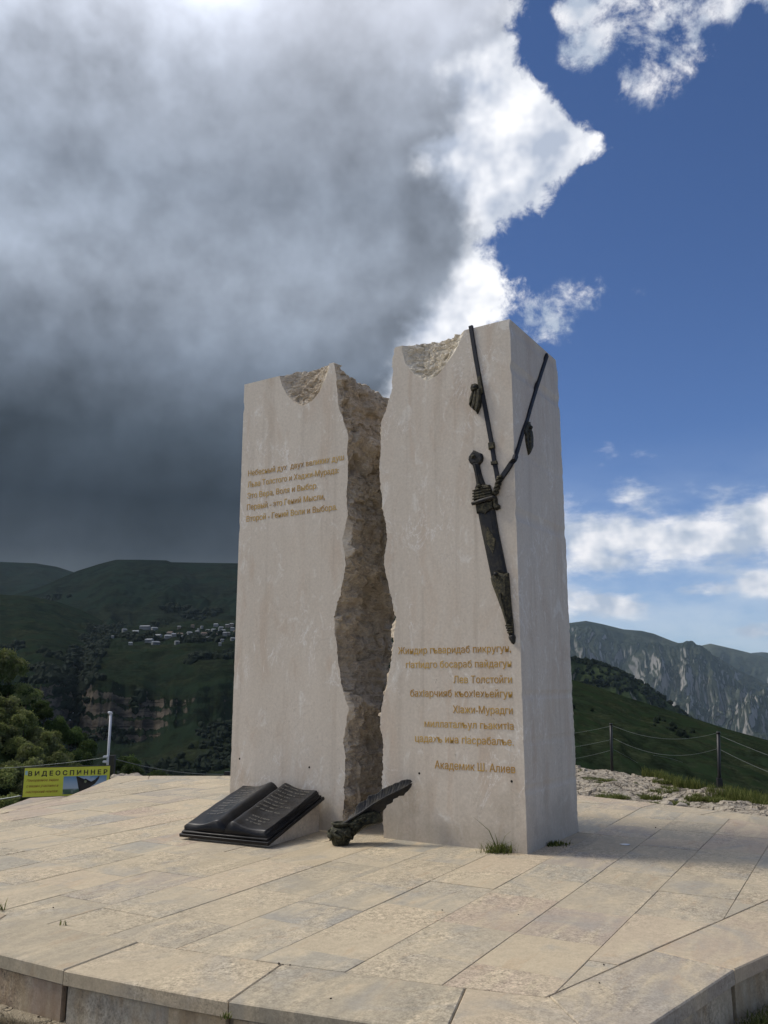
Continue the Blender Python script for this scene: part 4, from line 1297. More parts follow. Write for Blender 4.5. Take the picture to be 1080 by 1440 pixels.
belt = empty("dagger_belt", FR_.p(*z2(310, 1200)))
tag(belt, "dark bronze forked belt that runs from the block's top down to the dagger", "belt")
def strap(name, segs, width, h, mat, root):
    """segs: list of (plane, x, y); a flat band of bronze laid on the planes"""
    pts = [(pl, pl.p(x, y), pl.n) for pl, x, y in segs]
    bm = bmesh.new(); rings = []
    for i, (pl, p, n) in enumerate(pts):
        q0 = pts[max(i - 1, 0)][1]; q1 = pts[min(i + 1, len(pts) - 1)][1]
        d = (q1 - q0).normalized(); s = d.cross(n).normalized() * width / 2
        r = []
        for a, z in ((-1, -0.01), (-1, h * 0.7), (-0.8, h), (0.8, h), (1, h * 0.7), (1, -0.01)):
            r.append(bm.verts.new(p + s * a + n * z - root.location))
        rings.append(r)
    for r0, r1 in zip(rings, rings[1:]):
        for k in range(6): bm.faces.new((r0[k], r0[(k + 1) % 6], r1[(k + 1) % 6], r1[k]))
    bm.faces.new(rings[0][::-1]); bm.faces.new(rings[-1])
    bmesh.ops.recalc_face_normals(bm, faces=bm.faces)
    return from_bm(name, bm, mat, root)
strap("strap", [(FR_, *z2(*q)) for q in [(114, 96), (135, 230), (160, 380), (178, 475), (202, 600), (226, 725), (248, 850), (268, 955), (287, 1085), (300, 1150), (312, 1225)]], 0.042, 0.016, M_strap, belt)
pc = FR_.p(*z2(418, 1085))
strap("strap", [(SD_, *z2(*q)) for q in [(662, 306), (620, 432), (576, 570), (540, 690), (514, 785), (480, 880), (450, 985), (426, 1060)]], 0.050, 0.016, M_strap, belt)
strap("strap", [(SD_, *z2(*q)) for q in [(438, 1032), (424, 1066)]] + [(FR_, *z2(*q)) for q in [(404, 1096), (372, 1145), (344, 1185), (322, 1215)]], 0.050, 0.020, M_strap, belt)
# twisted cord
cp = [FR_.p(*z2(*q), 0.026) for q in [(330, 1188), (322, 1230), (310, 1275), (298, 1318)]]
for s_ in (0, 1):
    bm = bmesh.new(); N_ = 36
    pts = []
    for k in range(N_ + 1):
        t = k / N_ * 3; i = min(int(t), 2); p = cp[i].lerp(cp[i + 1], t - i)
        a = k / N_ * 14 + math.pi * s_
        pts.append(p + U * 0.016 * math.cos(a) - WD * 0.016 * math.sin(a) - belt.location)
    tube(bm, pts, 0.016, 8)
    from_bm("cord_strand", bm, M_patina, belt, True)
relief("buckle", [z2(243, 942), z2(285, 936), z2(292, 980), z2(248, 992)], FR_, 0.048, M_patina, belt, 0.2)
relief("belt_loop", [z2(262, 1078), z2(306, 1070), z2(312, 1095), z2(266, 1103)], FR_, 0.046, M_patina, belt, 0.25)
relief("belt_plate", [z2(163, 465), z2(190, 460), z2(205, 545), z2(212, 590), z2(180, 590), z2(172, 540)], FR_, 0.045, M_patina, belt, 0.2)
relief("belt_plate", [z2(484, 850), z2(512, 785), z2(532, 790), z2(528, 820), z2(506, 870), z2(490, 878)], SD_, 0.045, M_patina, belt, 0.2)
def tassel(pl, outlines, knob, label, heights):
    root = empty("bronze_tassel", pl.p(*knob))
    tag(root, label, "tassel", "bronze tassels on the belt")
    for o, h in zip(outlines, heights):
        relief("pendant", o, pl, h, M_patina, root, 0.45)
    dome("stud", knob[0], knob[1], pl, 0.020, 0.05, M_bronze, root)
    return root
tassel(FR_, [[z2(118, 552), z2(126, 522), z2(152, 514), z2(166, 520), z2(168, 556), z2(145, 572), z2(124, 572)],
             [z2(126, 570), z2(146, 565), z2(142, 610), z2(128, 650), z2(112, 680), z2(104, 665), z2(110, 620)],
             [z2(146, 568), z2(170, 560), z2(168, 620), z2(160, 670), z2(142, 706), z2(124, 690), z2(134, 630)],
             [z2(168, 556), z2(198, 556), z2(194, 620), z2(190, 680), z2(166, 734), z2(150, 705), z2(160, 640)]],
       z2(152, 540), "bronze tassel of overlapping pointed pendants on the front face strap", [0.07, 0.05, 0.065, 0.08])
tassel(SD_, [[z2(505, 838), z2(516, 808), z2(536, 802), z2(544, 830), z2(546, 855), z2(514, 862)],
             [z2(502, 866), z2(522, 860), z2(524, 930), z2(528, 1028), z2(514, 972), z2(506, 920)],
             [z2(522, 860), z2(546, 852), z2(553, 905), z2(553, 972), z2(540, 1005), z2(528, 1026), z2(524, 940)]],
       z2(524, 832), "narrow bronze tassel hanging from the strap on the shaded side face", [0.035, 0.03, 0.045])

# ------------------------------------------------------------------ bronze book on its sloping rest
FLb, FRb = gp(252, 1177, 0.02), gp(378, 1190, 0.02)
uu, zz = face_uz(447, 1124, 0.03)
BRb = Vector(L2W(uu, -0.03, zz))
bX = (FRb - FLb).normalized()
bY = (BRb - FRb); bL = bY.length; bW = (FRb - FLb).length
bN = bX.cross(bY).normalized(); bY = bN.cross(bX).normalized()
bO = FRb.lerp(FLb, 0.5)
bM = Matrix(((bX.x, bY.x, bN.x, 0), (bX.y, bY.y, bN.y, 0), (bX.z, bY.z, bN.z, 0), (0, 0, 0, 1)))
book = empty("bronze_book", bO)
tag(book, "open black bronze book leaning on a sloping rest against the left block", "book")
def bp(x, y, n): return bX * x + bY * y + bN * n
def rounded_board(name, x0, x1, y0, y1, n0, n1, rad, mat, par):
    bm = bmesh.new()
    box(bm, ((x0 + x1) / 2, (y0 + y1) / 2, (n0 + n1) / 2), (x1 - x0, y1 - y0, n1 - n0), bM)
    bmesh.ops.bevel(bm, geom=list(bm.edges), offset=rad, segments=3, affect='EDGES', profile=0.5)
    return from_bm(name, bm, mat, par, True)
hw = bW / 2
rounded_board("base_board", -hw, hw, 0.0, bL, 0.0, 0.030, 0.006, M_book, book)
rounded_board("cover", -hw + 0.02, hw - 0.02, 0.015, bL - 0.015, 0.0305, 0.052, 0.008, M_book, book)
def page_h(s):
    """s: 0 at the gutter, 1 at the outer edge"""
    return 0.098 + 0.062 * math.sin(min(1, s / 0.20) * math.pi / 2) - 0.020 - 0.055 * max(0, (s - 0.20) / 0.8) ** 0.9 - 0.018 * math.sin(math.pi * max(0, (s - 0.25) / 0.75))
pw = hw - 0.055
for sgn in (-1, 1):
    bm = bmesh.new()
    ns, nt = 26, 20
    top = []; 
    y0, y1 = 0.04, bL - 0.035
    for i in range(ns + 1):
        s = i / ns
        hgt = 0.052 + page_h(s) - 0.035
        row = [bm.verts.new(bp(sgn * (0.002 + s * (pw + 0.012 * math.sin(math.pi * j / nt))), y0 + (y1 - y0) * j / nt + 0.006 * math.sin(s * 9), hgt + 0.002 * math.sin(j * 1.3 + s * 7))) for j in range(nt + 1)]
        top.append(row)
    bot = [[bm.verts.new(bp(sgn * (0.002 + i / ns * (pw + 0.02)), y0 + (y1 - y0) * j / nt, 0.0525)) for j in (0, nt)] for i in range(ns + 1)]
    for i in range(ns):
        for j in range(nt):
            bm.faces.new((top[i][j], top[i + 1][j], top[i + 1][j + 1], top[i][j + 1]))
        bm.faces.new((bot[i][0], bot[i + 1][0], top[i + 1][0], top[i][0]))
        bm.faces.new((bot[i][1], top[i][nt], top[i + 1][nt], bot[i + 1][1]))
    bm.faces.new([bot[ns][0], bot[ns][1]] + [top[ns][j] for j in range(nt, -1, -1)])
    bmesh.ops.recalc_face_normals(bm, faces=bm.faces)
    bmesh.ops.bevel(bm, geom=[e for e in bm.edges if e.is_manifold and e.calc_face_angle(0) > 1.0], offset=0.006, segments=2, affect='EDGES')
    pg = from_bm("page_block", bm, M_book, book, True)
    # leaf edges along the outer side
    for k in range(4):
        bm = bmesh.new()
        hh_ = 0.060 + k * 0.009
        tube(bm, [bp(sgn * (pw + 0.016 - k * 0.0015 + 0.002), y0 + (y1 - y0) * j / 8, hh_) for j in range(9)], 0.0035, 6)
        o = from_bm("leaf_edge", bm, M_book, pg, True)
    # rows of small raised lettering, too worn and small to read
    r_ = random.Random(3 + sgn)
    V = []; Fc = []
    def glyph(x, y, w, h_, s):
        s_ = min(1, abs(x) / pw); hgt = 0.052 + page_h(s_) - 0.035 + 0.004
        b0 = len(V)
        for (a, c) in ((0, 0), (w, 0), (w, h_), (0, h_)): V.append(bp(x + a, y + c, hgt))
        Fc.append((b0, b0 + 1, b0 + 2, b0 + 3))
    rows = [0.90 - 0.062 * k for k in range(11)] if sgn < 0 else [0.90 - 0.062 * k for k in range(9)] + [0.26, 0.205, 0.155]
    for q, yy in enumerate(rows):
        y = yy * bL
        x = (-pw + 0.06) if sgn < 0 else 0.11
        xe = -0.12 if sgn < 0 else pw - 0.05
        if sgn > 0 and q >= 9: x, xe = 0.16, 0.16 + 0.19 - 0.02 * q + 0.18
        if sgn > 0 and q < 9: xe -= r_.choice([0, 0, 0.03, 0.1])
        while x < xe:
            for _ in range(r_.randint(2, 8)):
                if x > xe: break
                w = r_.uniform(0.006, 0.011)
                glyph(x, y, 0.0028, 0.019, 0); glyph(x + 0.0035, y + r_.choice([0, 0.008, 0.016]), w - 0.004, 0.0032, 0)
                if r_.random() < 0.6: glyph(x + w - 0.002, y, 0.0026, 0.017, 0)
                x += w + 0.004
            x += 0.014
    lt = mesh("page_lettering", V, Fc, M_bookmark, pg)
    tag(lt, kind='stuff')
# the wedge of stone that carries the board
def wedge():
    zb = lambda p: Vector((p.x, p.y, -0.01 - bO.z + 0))
    a0, a1 = bp(-hw + 0.09, 0.06, -0.001), bp(hw - 0.05, 0.06, -0.001)
    b0, b1 = bp(-hw + 0.09, bL - 0.02, -0.001), bp(hw - 0.05, bL - 0.02, -0.001)
    V = [a0, a1, b1, b0] + [Vector((p.x, p.y, -bO.z)) for p in (a0, a1, b1, b0)]
    return mesh("stone_rest", V, [(0, 1, 2, 3), (4, 7, 6, 5), (0, 4, 5, 1), (1, 5, 6, 2), (2, 6, 7, 3), (3, 7, 4, 0)], M_frac, book)
wedge()

# ------------------------------------------------------------------ inkwell and quill
ink = gp(479, 1188)
inkw = empty("bronze_inkwell", ink)
tag(inkw, "small round bronze inkwell on the paving in front of the gap", "inkwell")
bm = bmesh.new()
wob = lambda t, z: (0.006 * math.sin(t * 9) * math.sin(min(1, z / 0.14) * math.pi) + 0.003 * math.sin(t * 23 + z * 90)) if 0.02 < z < 0.14 else 0.0
lathe(bm, [(0.068, 0.0), (0.073, 0.006), (0.078, 0.02), (0.086, 0.045), (0.096, 0.075), (0.103, 0.10), (0.103, 0.118), (0.097, 0.135), (0.084, 0.146), (0.074, 0.152)], (0, 0, 0), 72, wob)
from_bm("bowl", bm, M_ink, inkw, True)
bm = bmesh.new()
lathe(bm, [(0.066, 0.150), (0.068, 0.162), (0.080, 0.168), (0.085, 0.176), (0.083, 0.186), (0.070, 0.190), (0.060, 0.183), (0.052, 0.160)], (0, 0, 0), 40)
from_bm("neck_rim", bm, M_ink, inkw, True)
for k in range(7):
    t0 = 2 * math.pi * k / 7
    bm = bmesh.new()
    tube(bm, [Vector(((0.101 + 0.012 * math.sin(a * math.pi)) * math.cos(t0 + 0.30 * math.sin(a * 6.3)), (0.101 + 0.012 * math.sin(a * math.pi)) * math.sin(t0 + 0.30 * math.sin(a * 6.3)), 0.045 + 0.09 * a)) for a in [i / 10 for i in range(11)]], [0.008 + 0.006 * math.sin(a * math.pi / 10) for a in range(11)], 6)
    from_bm("leaf_ornament", bm, M_ink, inkw, True)
inkoff = -(ink - B0).dot(WD)
def pf(x, y, extra=0.0):
    X, Y = 450 + x / 7.2, 1080 + y / 7.2
    t = min(1.0, max(0.0, (X - 480) / 98.0))
    off = inkoff + (0.10 - inkoff) * t + extra
    u, z = face_uz(X, Y, off)
    return Vector(L2W(u, -off, z))
quill = empty("bronze_quill", pf(240, 560))
tag(quill, "dark bronze quill feather rising from the inkwell across the gap", "quill")
shaft = [(215, 580), (300, 525), (420, 450), (540, 365), (660, 295), (780, 235), (880, 185), (928, 150)]
upper = [(285, 500), (330, 462), (352, 440), (362, 395), (398, 352), (440, 332), (472, 322), (488, 282), (520, 275), (565, 262), (600, 240), (622, 215), (665, 198), (702, 178), (728, 172), (762, 150), (800, 143), (822, 125), (880, 114), (915, 117), (934, 135)]
lower = [(300, 560), (360, 545), (430, 520), (500, 500), (560, 480), (610, 452), (640, 432), (670, 402), (676, 376), (715, 360), (738, 345), (742, 316), (790, 298), (796, 284), (850, 280), (862, 255), (890, 235), (925, 190), (936, 150)]
def interp_poly(P, n):
    P = np.array(P, float); d = np.concatenate([[0], np.cumsum(np.hypot(*np.diff(P, axis=0).T))])
    t = np.linspace(0, d[-1], n)
    return np.stack([np.interp(t, d, P[:, 0]), np.interp(t, d, P[:, 1])], -1)
NS = 90
S_ = interp_poly(shaft, NS)
for nm, edge_ in (("vane", upper), ("vane", lower)):
    E_ = interp_poly(edge_, NS)
    S2 = S_[8:] if True else S_
    S2 = interp_poly(S2, NS)
    nr = 12
    Pf = np.zeros((NS, nr, 3)); Pb = np.zeros((NS, nr, 3))
    for i in range(NS):
        for j in range(nr):
            a = j / (nr - 1)
            # barbs sweep forward: sample the shaft a little behind
            k = max(0, i - int(6 * (1 - a)))
            q = S2[k] * (1 - a) + E_[i] * a
            corr = 0.0028 * math.sin(i * 2.3 - a * 5) * a + 0.001 * math.sin(i * 4.7)
            bow = 0.022 * math.sin(a * math.pi / 2)
            e = -0.018 * a - bow * 0.4 + corr
            Pf[i, j] = pf(q[0], q[1], e + 0.010 * (1 - a) + 0.004); Pb[i, j] = pf(q[0], q[1], e - 0.012)
    Pc_ = np.concatenate([Pf, Pb[:, ::-1], Pf[:, :1]], 1) - np.array(quill.location)
    grid(nm, Pc_, M_bronze, quill, smooth=True)
bm = bmesh.new()
tube(bm, [pf(q[0], q[1], 0.020) - quill.location for q in S_[::4]], [0.013 * (1 - 0.75 * i / 23) for i in range(len(S_[::4]))], 8)
from_bm("shaft", bm, M_bronze, quill, True)
# crumpled acanthus mass that ties quill and inkwell together
mass = [(232, 560), (290, 520), (360, 470), (440, 440), (540, 420), (600, 440), (622, 470), (628, 505), (640, 540), (618, 560), (560, 568), (500, 590), (440, 612), (392, 650), (345, 690), (322, 722), (296, 738), (268, 700), (250, 640), (232, 600)]
def lump():
    c = np.mean(mass, 0); V = []; nr = 9; n = 60
    M_ = interp_poly(mass + [mass[0]], n + 1)[:-1]
    rings = []
    for side in (1, -1):
        for j in range(nr):
            a = 1 - j / (nr - 1)
            ring = []
            for i in range(n):
                q = c * (1 - a) + M_[i] * a
                nz_ = float(ridged(q[0] * 0.018, q[1] * 0.018, 1.0 + side, o=4, g=0.6))
                th_ = 0.055 * math.sqrt(max(0, 1 - a * a)) + 0.02 * nz_ * (1 - a ** 6)
                ring.append(pf(q[0], q[1], -0.035 + side * th_))
            rings.append((side, ring))
    front = [r for s, r in rings if s == 1]; backr = [r for s, r in rings if s == -1][1:]
    allr = front[::-1] + backr
    P = np.array([[tuple(p) for p in r + r[:1]] for r in allr]) - np.array(quill.location)
    grid("leaf_mass", P, M_ink, quill, smooth=True)
lump()
for k, (a, b_, c) in enumerate([((300, 590), (350, 540), (395, 560)), ((330, 650), (400, 600), (440, 560)), ((395, 580), (440, 500), (420, 480)), ((460, 570), (520, 540), (600, 545)), ((290, 660), (320, 600), (300, 560)), ((380, 500), (470, 470), (560, 450))]):
    bm = bmesh.new()
    pts = []
    for i in range(11):
        t = i / 10
        x = (1 - t) ** 2 * a[0] + 2 * t * (1 - t) * b_[0] + t * t * c[0]; y = (1 - t) ** 2 * a[1] + 2 * t * (1 - t) * b_[1] + t * t * c[1]
        pts.append(pf(x, y, 0.018) - quill.location)
    tube(bm, pts, [0.006 + 0.010 * math.sin(math.pi * i / 10) for i in range(11)], 7)
    from_bm("leaf_curl", bm, M_ink, quill, True)

# ------------------------------------------------------------------ survey point at a chosen distance
def atY(px, py, Y):
    d = ray(px, py); t = Y / d[1]
    return Vector((d[0] * t, Y, EYE + d[2] * t))
def on_ground(px, py, y0=9, y1=30):
    best = None
    for Y in np.linspace(y0, y1, 600):
        p = atY(px, py, Y)
        e = abs(p.z - float(ground_z(p.x, p.y)))
        if best is None or e < best[0]: best = (e, p)
    return best[1]

# ------------------------------------------------------------------ yellow sign
TL, TR = atY(34, 1080, 13.6), atY(154, 1077, 13.95)
BL = atY(31.5, 1121, 13.6); BRs = atY(154, 1119, 13.95)
sX = (TR - TL).normalized(); sW = (TR - TL).length
sH = (TL - BL).length
sU = Vector((0, 0, 1)); sU = (sU - sX * sU.dot(sX)).normalized()
sN = sX.cross(sU)
sign = empty("advertising_sign", BL)
tag(sign, "yellow-green ВИДЕОСПИННЕР advertising board beyond the platform's left edge", "sign")
def sp(x, y, n): return sX * x + sU * y + sN * n
def sign_M(x, y, n):
    p = BL + sp(x, y, n)
    return Matrix(((sX.x, sU.x, sN.x, p.x), (sX.y, sU.y, sN.y, p.y), (sX.z, sU.z, sN.z, p.z), (0, 0, 0, 1)))
sgM = Matrix(((sX.x, sU.x, sN.x, 0), (sX.y, sU.y, sN.y, 0), (sX.z, sU.z, sN.z, 0), (0, 0, 0, 1)))
M_yel = simple_mat("yellow_green_print", (0.60, 0.64, 0.06), 0.5, 0, 0.10, 3)
M_prk = simple_mat("black_print", (0.015, 0.015, 0.015), 0.5)
M_org = simple_mat("ochre_print", (0.36, 0.24, 0.03), 0.5)
M_lab = simple_mat("pale_blue_print", (0.30, 0.48, 0.50), 0.5)
bm = bmesh.new(); box(bm, (sW / 2, sH / 2, 0), (sW, sH, 0.02), sgM); from_bm("board", bm, M_yel, sign)
bm = bmesh.new()
for (cx, cy, w, h) in ((sW / 2, sH + 0.006, sW + 0.02, 0.012), (-0.006, sH / 2, 0.012, sH), (sW / 2, -0.006, sW + 0.02, 0.012)):
    box(bm, (cx, cy, 0.0), (w, h, 0.028), sgM)
from_bm("frame", bm, M_black, sign)
def sflat(name, pts, n, mat, par=sign):
    bm = bmesh.new(); f = bm.faces.new([bm.verts.new(sp(a, b_, n)) for a, b_ in pts])
    bmesh.ops.triangulate(bm, faces=[f]); bmesh.ops.recalc_face_normals(bm, faces=bm.faces)
    return from_bm(name, bm, mat, par)
k_ = sW / 120.0
put_text("sign_title", "В И Д Е О С П И Н Н Е Р", sign_M(5.5 * k_, sH - 11.5 * k_, 0.013), 111 * k_, 6.6 * k_, M_prk, sign, 0.001, weight=0.028)
for i, s in enumerate(["Панорамное видео", "с вашим участием и", "мастерский монтаж"]):
    put_text("sign_text_line", s, sign_M(4 * k_, sH - (19.5 + 8.0 * i) * k_, 0.013), 44 * k_, 3.6 * k_, M_org, sign, 0.001, shear=0.2, weight=0.02)
sflat("label_patch", [(1.2 * k_, sH - 10 * k_), (4.6 * k_, sH - 10 * k_), (4.6 * k_, sH - 4 * k_), (1.2 * k_, sH - 4 * k_)], 0.012, M_lab)
def pic_mat():
    m, t, b = new_mat("printed_sky")
    sz = t.node('ShaderNodeSeparateXYZ'); t.link(pos(t), sz.inputs[0])
    zt_ = TL.z - 13.5 * k_; zb_ = TL.z - 38 * k_
    f = t.m('DIVIDE', t.m('SUBTRACT', sz.outputs[2], zb_), zt_ - zb_, clamp=True)
    c = t.ramp(f, [(0.0, (0.05, 0.10, 0.06)), (0.22, (0.06, 0.13, 0.08)), (0.30, (0.38, 0.48, 0.56)), (0.55, (0.30, 0.42, 0.54)), (1.0, (0.10, 0.24, 0.42))])
    c = t.mix(t.m('MULTIPLY', t.ss(t.noise(pos(t), 5, 5), 0.5, 0.65), 0.4), c, (0.5, 0.56, 0.62))
    t.link(c, b.inputs['Base Color']); b.inputs['Roughness'].default_value = 0.45
    return m
px0, px1 = 55 * k_, 116 * k_
pyt, pyb = sH - 13.5 * k_, 2.0 * k_
sflat("printed_picture", [(px0, pyb), (px1, pyb), (px1, pyt), (px0, pyt)], 0.0115, pic_mat())
def fx(x, y): return (x - 34) * k_, (sH - (y - 1079) * k_)
fig = [(106.5, 1093), (108, 1092.5), (112, 1099), (116, 1103), (116.5, 1100), (118, 1097.2), (120, 1096.3), (122, 1097.2), (123.2, 1100), (123.4, 1102.5), (128, 1101), (133, 1098.5), (138, 1093.5), (140, 1092.5), (139, 1097), (134, 1104), (128, 1108), (126.5, 1118), (113, 1118), (112.5, 1107), (108.5, 1100)]
sflat("printed_figure", [fx(*q) for q in fig], 0.0125, M_prk)
sflat("printed_face", [fx(*q) for q in [(118.6, 1099), (121.6, 1099), (121.8, 1101.6), (120.1, 1102.6), (118.5, 1101.6)]], 0.0135, simple_mat("printed_skin", (0.18, 0.22, 0.12), 0.5))
for xx in (0.15, sW - 0.15):
    bm = bmesh.new()
    p = BL + sp(xx, 0, -0.03); g_ = float(ground_z(p.x, p.y)) - 0.3
    tube(bm, [sp(xx, 0.35, -0.03), Vector((sp(xx, 0, -0.03).x, sp(xx, 0, -0.03).y, g_ - BL.z))], 0.02, 8)
    from_bm("sign_leg", bm, M_black, sign, True)

# ------------------------------------------------------------------ pale pole, black posts and wires on the left
def post(name, px, ytop, Y, rad, mat, label, cat, base=None, cap=True, group=None, box_=False):
    top = atY(px, ytop, Y)
    zb = float(ground_z(top.x, top.y)) - 0.15 if base is None else base
    root = empty(name, (top.x, top.y, zb + 0.15))
    tag(root, label, cat, group)
    h = top.z - root.location.z
    bm = bmesh.new()
    if box_: box(bm, (0, 0, (h - 0.15) / 2), (rad * 2, rad * 2, h + 0.15))
    else: tube(bm, [(0, 0, -0.15), (0, 0, h * 0.5), (0, 0, h)], rad, 14)
    from_bm("shaft", bm, mat, root, not box_)
    return root, top
pole, ptop = post("lamp_pole", 156, 1003, 15.2, 0.022, M_white, "thin pale metal pole with a bent cap behind the yellow sign", "pole")
bm = bmesh.new()
h = ptop.z - pole.location.z
tube(bm, [(0.01, 0, h - 0.02), (0.0, 0, h + 0.01), (-0.025, 0, h + 0.012), (-0.045, 0, h + 0.004)], 0.025, 10); from_bm("bent_cap", bm, M_white, pole, True)
for py in (1064, 1071):
    z = atY(156, py, 15.2).z - pole.location.z
    bm = bmesh.new(); box(bm, (-0.03, -0.02, z), (0.10, 0.06, 0.035)); bmesh.ops.bevel(bm, geom=list(bm.edges), offset=0.008, segments=2, affect='EDGES'); from_bm("clamp", bm, M_white, pole)
post("black_post", 158.5, 1062, 14.9, 0.045, M_black, "short thick black post at the right end of the yellow sign", "post", box_=True)
bp2, _ = post("black_post", 320, 1085, 15.6, 0.05, M_black, "short black post just left of the left stone's foot", "post", box_=True)
def wire(name, pxs, Y0, Y1, rad, root=None, label=None, cat=None, group=None):
    P = np.array(pxs, float); n = 28
    t = np.linspace(0, 1, n)
    d = (P[:, 0] - P[0, 0]) / (P[-1, 0] - P[0, 0])
    k = len(P)
    cf = np.polyfit(d, P[:, 1], min(2, k - 1))
    pts = [atY(P[0, 0] + (P[-1, 0] - P[0, 0]) * a, float(np.polyval(cf, a)), Y0 + (Y1 - Y0) * a) for a in t]
    bm = bmesh.new()
    org = root.location if root is not None else Vector((0, 0, 0))
    tube(bm, [p - org for p in pts], rad, 5)
    o = from_bm(name, bm, M_wire, root, True)
    if root is None: tag(o, label, cat, group)
    return o
wire("wire", [(158, 1066), (200, 1077), (240, 1084), (320, 1089)], 15.2, 15.6, 0.006, label="sagging wire from the pale pole to the small black post", cat="wire")
wire("wire", [(-40, 1082), (60, 1076), (157, 1064)], 15.5, 15.2, 0.004, label="thin wire running left from the pole behind the yellow sign", cat="wire")
wire("wire", [(-60, 1128), (0, 1124), (30, 1119)], 14.5, 14.2, 0.012, label="dark cable at the left frame edge below the sign", cat="cable")

# ------------------------------------------------------------------ wire fence on the right
g1, g2 = on_ground(860, 1076, 14, 21), on_ground(1011, 1108, 12, 18)
print("fence", g1, g2)
fence = empty("wire_fence", g2)
tag(fence, "black fence posts with sagging wires along the rocky plateau edge", "fence")
def fpost(px, ytop, g_, rad):
    top = atY(px, ytop, g_.y)
    par = empty  # noqa
    bm = bmesh.new()
    b0 = Vector((g_.x, g_.y, g_.z - 0.25)) - fence.location
    tube(bm, [b0, b0.lerp(top - fence.location, 0.5), top - fence.location], rad, 12)
    o = from_bm("post", bm, M_black, fence, True)
    bm = bmesh.new()
    t_ = top - fence.location
    tube(bm, [t_ - Vector((0, 0, 0.02)), t_ + Vector((0, 0, 0.012))], rad * 1.25, 12); from_bm("post_cap", bm, M_black, o, True)
    if px > 900:
        bm = bmesh.new(); box(bm, (g_ - fence.location) + Vector((0.015, -0.01, 0.05)), (rad * 2.8, rad * 2.6, 0.24)); from_bm("base_collar", bm, M_black, o)
    return top
fpost(859, 1018, g1, 0.030); fpost(1010, 1030, g2, 0.030)
Ya, Yb = g1.y, g2.y
for q, a, b_ in [([(860, 1020), (904, 1033.7), (940, 1039), (981, 1037.6), (1009, 1030)], Ya, Yb), ([(862, 1038), (904, 1054.5), (945, 1062), (981, 1061), (1009, 1052)], Ya, Yb), ([(863, 1054), (878, 1062), (897, 1073)], Ya, Ya + 0.5),
                 ([(919, 1062), (940, 1066), (960, 1072)], Ya, Ya), ([(700, 1035), (790, 1033), (859, 1021)], Ya + 3, Ya), ([(700, 1058), (790, 1053), (859, 1040)], Ya + 3, Ya), ([(700, 1072), (800, 1068), (859, 1055)], Ya + 3, Ya),
                 ([(1011, 1053), (1040, 1068), (1080, 1085), (1120, 1100)], Yb, Yb - 1.5), ([(1011, 1034), (1040, 1046), (1080, 1062), (1120, 1076)], Yb, Yb - 1.5)]:
    wire("fence_wire", q, a, b_, 0.0024, fence)

# ------------------------------------------------------------------ foliage
def leaf_mat(name, a, b_, c, trans=0.25):
    m, t, b = new_mat(name)
    g = t.node('ShaderNodeNewGeometry'); oi = t.node('ShaderNodeObjectInfo')
    f = g.outputs['Random Per Island']
    n = t.noise(g.outputs['Position'], 0.6, 4, 0.6)
    col = t.mix(f, a, b_)
    col = t.mix(t.ss(n, 0.45, 0.65), col, c)
    col = t.mix(1.0, col, t.m('MULTIPLY_ADD', oi.outputs['Random'], 0.7, 0.65), 'MULTIPLY')
    t.link(col, b.inputs['Base Color']); b.inputs['Roughness'].default_value = 0.7; spec(b, 0.15)
    tr = t.node('ShaderNodeBsdfTranslucent'); t.link(col, tr.inputs[0])
    mx = t.node('ShaderNodeMixShader'); mx.inputs[0].default_value = trans
    t.link(b.outputs[0], mx.inputs[1]); t.link(tr.outputs[0], mx.inputs[2]); t.link(mx.outputs[0], t.out.inputs[0])
    return m
M_leafA = leaf_mat("light_leaves", (0.13, 0.165, 0.045), (0.25, 0.27, 0.095), (0.21, 0.22, 0.11), 0.4)
M_leafB = leaf_mat("deep_leaves", (0.045, 0.075, 0.020), (0.095, 0.13, 0.036), (0.065, 0.098, 0.028), 0.35)
M_bark = simple_mat("bark", (0.09, 0.07, 0.05), 0.9, 0, 0.3, 5)
def leaf_quads(C, Nn, size, r):
    """C centres, Nn rough normals"""
    n = len(C)
    nn = Nn + r.normal(scale=0.7, size=(n, 3)); nn /= np.linalg.norm(nn, axis=1)[:, None]
    a = np.cross(nn, r.normal(size=(n, 3))); a /= np.linalg.norm(a, axis=1)[:, None]
    b_ = np.cross(nn, a)
    s = (size * r.uniform(0.6, 1.3, n))[:, None]
    V = np.stack([C - a * s, C - b_ * s * 0.45 + nn * s * 0.15, C + a * s, C + b_ * s * 0.45 + nn * s * 0.15], 1).reshape(-1, 3)
    return V, np.arange(4 * n).reshape(-1, 4)
def crown(seed, rad, height, nl, leaf, mat):
    r = np.random.RandomState(seed)
    nlobe = 13
    lc = r.normal(size=(nlobe, 3)); lc /= np.linalg.norm(lc, axis=1)[:, None]
    lc *= (r.uniform(0.35, 0.75, nlobe) ** 0.7)[:, None]
    lc[:, 2] = lc[:, 2] * 0.75 + 0.05
    lr = r.uniform(0.34, 0.58, nlobe)
    k = r.randint(0, nlobe, nl)
    d = r.normal(size=(nl, 3)); d /= np.linalg.norm(d, axis=1)[:, None]
    d[:, 2] = np.where(d[:, 2] < -0.3, -d[:, 2], d[:, 2])
    rr_ = lr[k] * r.uniform(0.72, 1.08, nl) * (1 + 0.25 * pnoise(d[:, 0] * 3 + k, d[:, 1] * 3, d[:, 2] * 3))
    C = lc[k] + d * rr_[:, None]
    C = C * np.array([rad, rad, height * 0.46]) + np.array([0, 0, height * 0.52])
    V, Fq = leaf_quads(C, d, leaf, r)
    me_o = soup("crown", V, Fq, mat)
    COL.objects.unlink(me_o)
    return me_o.data, me_o
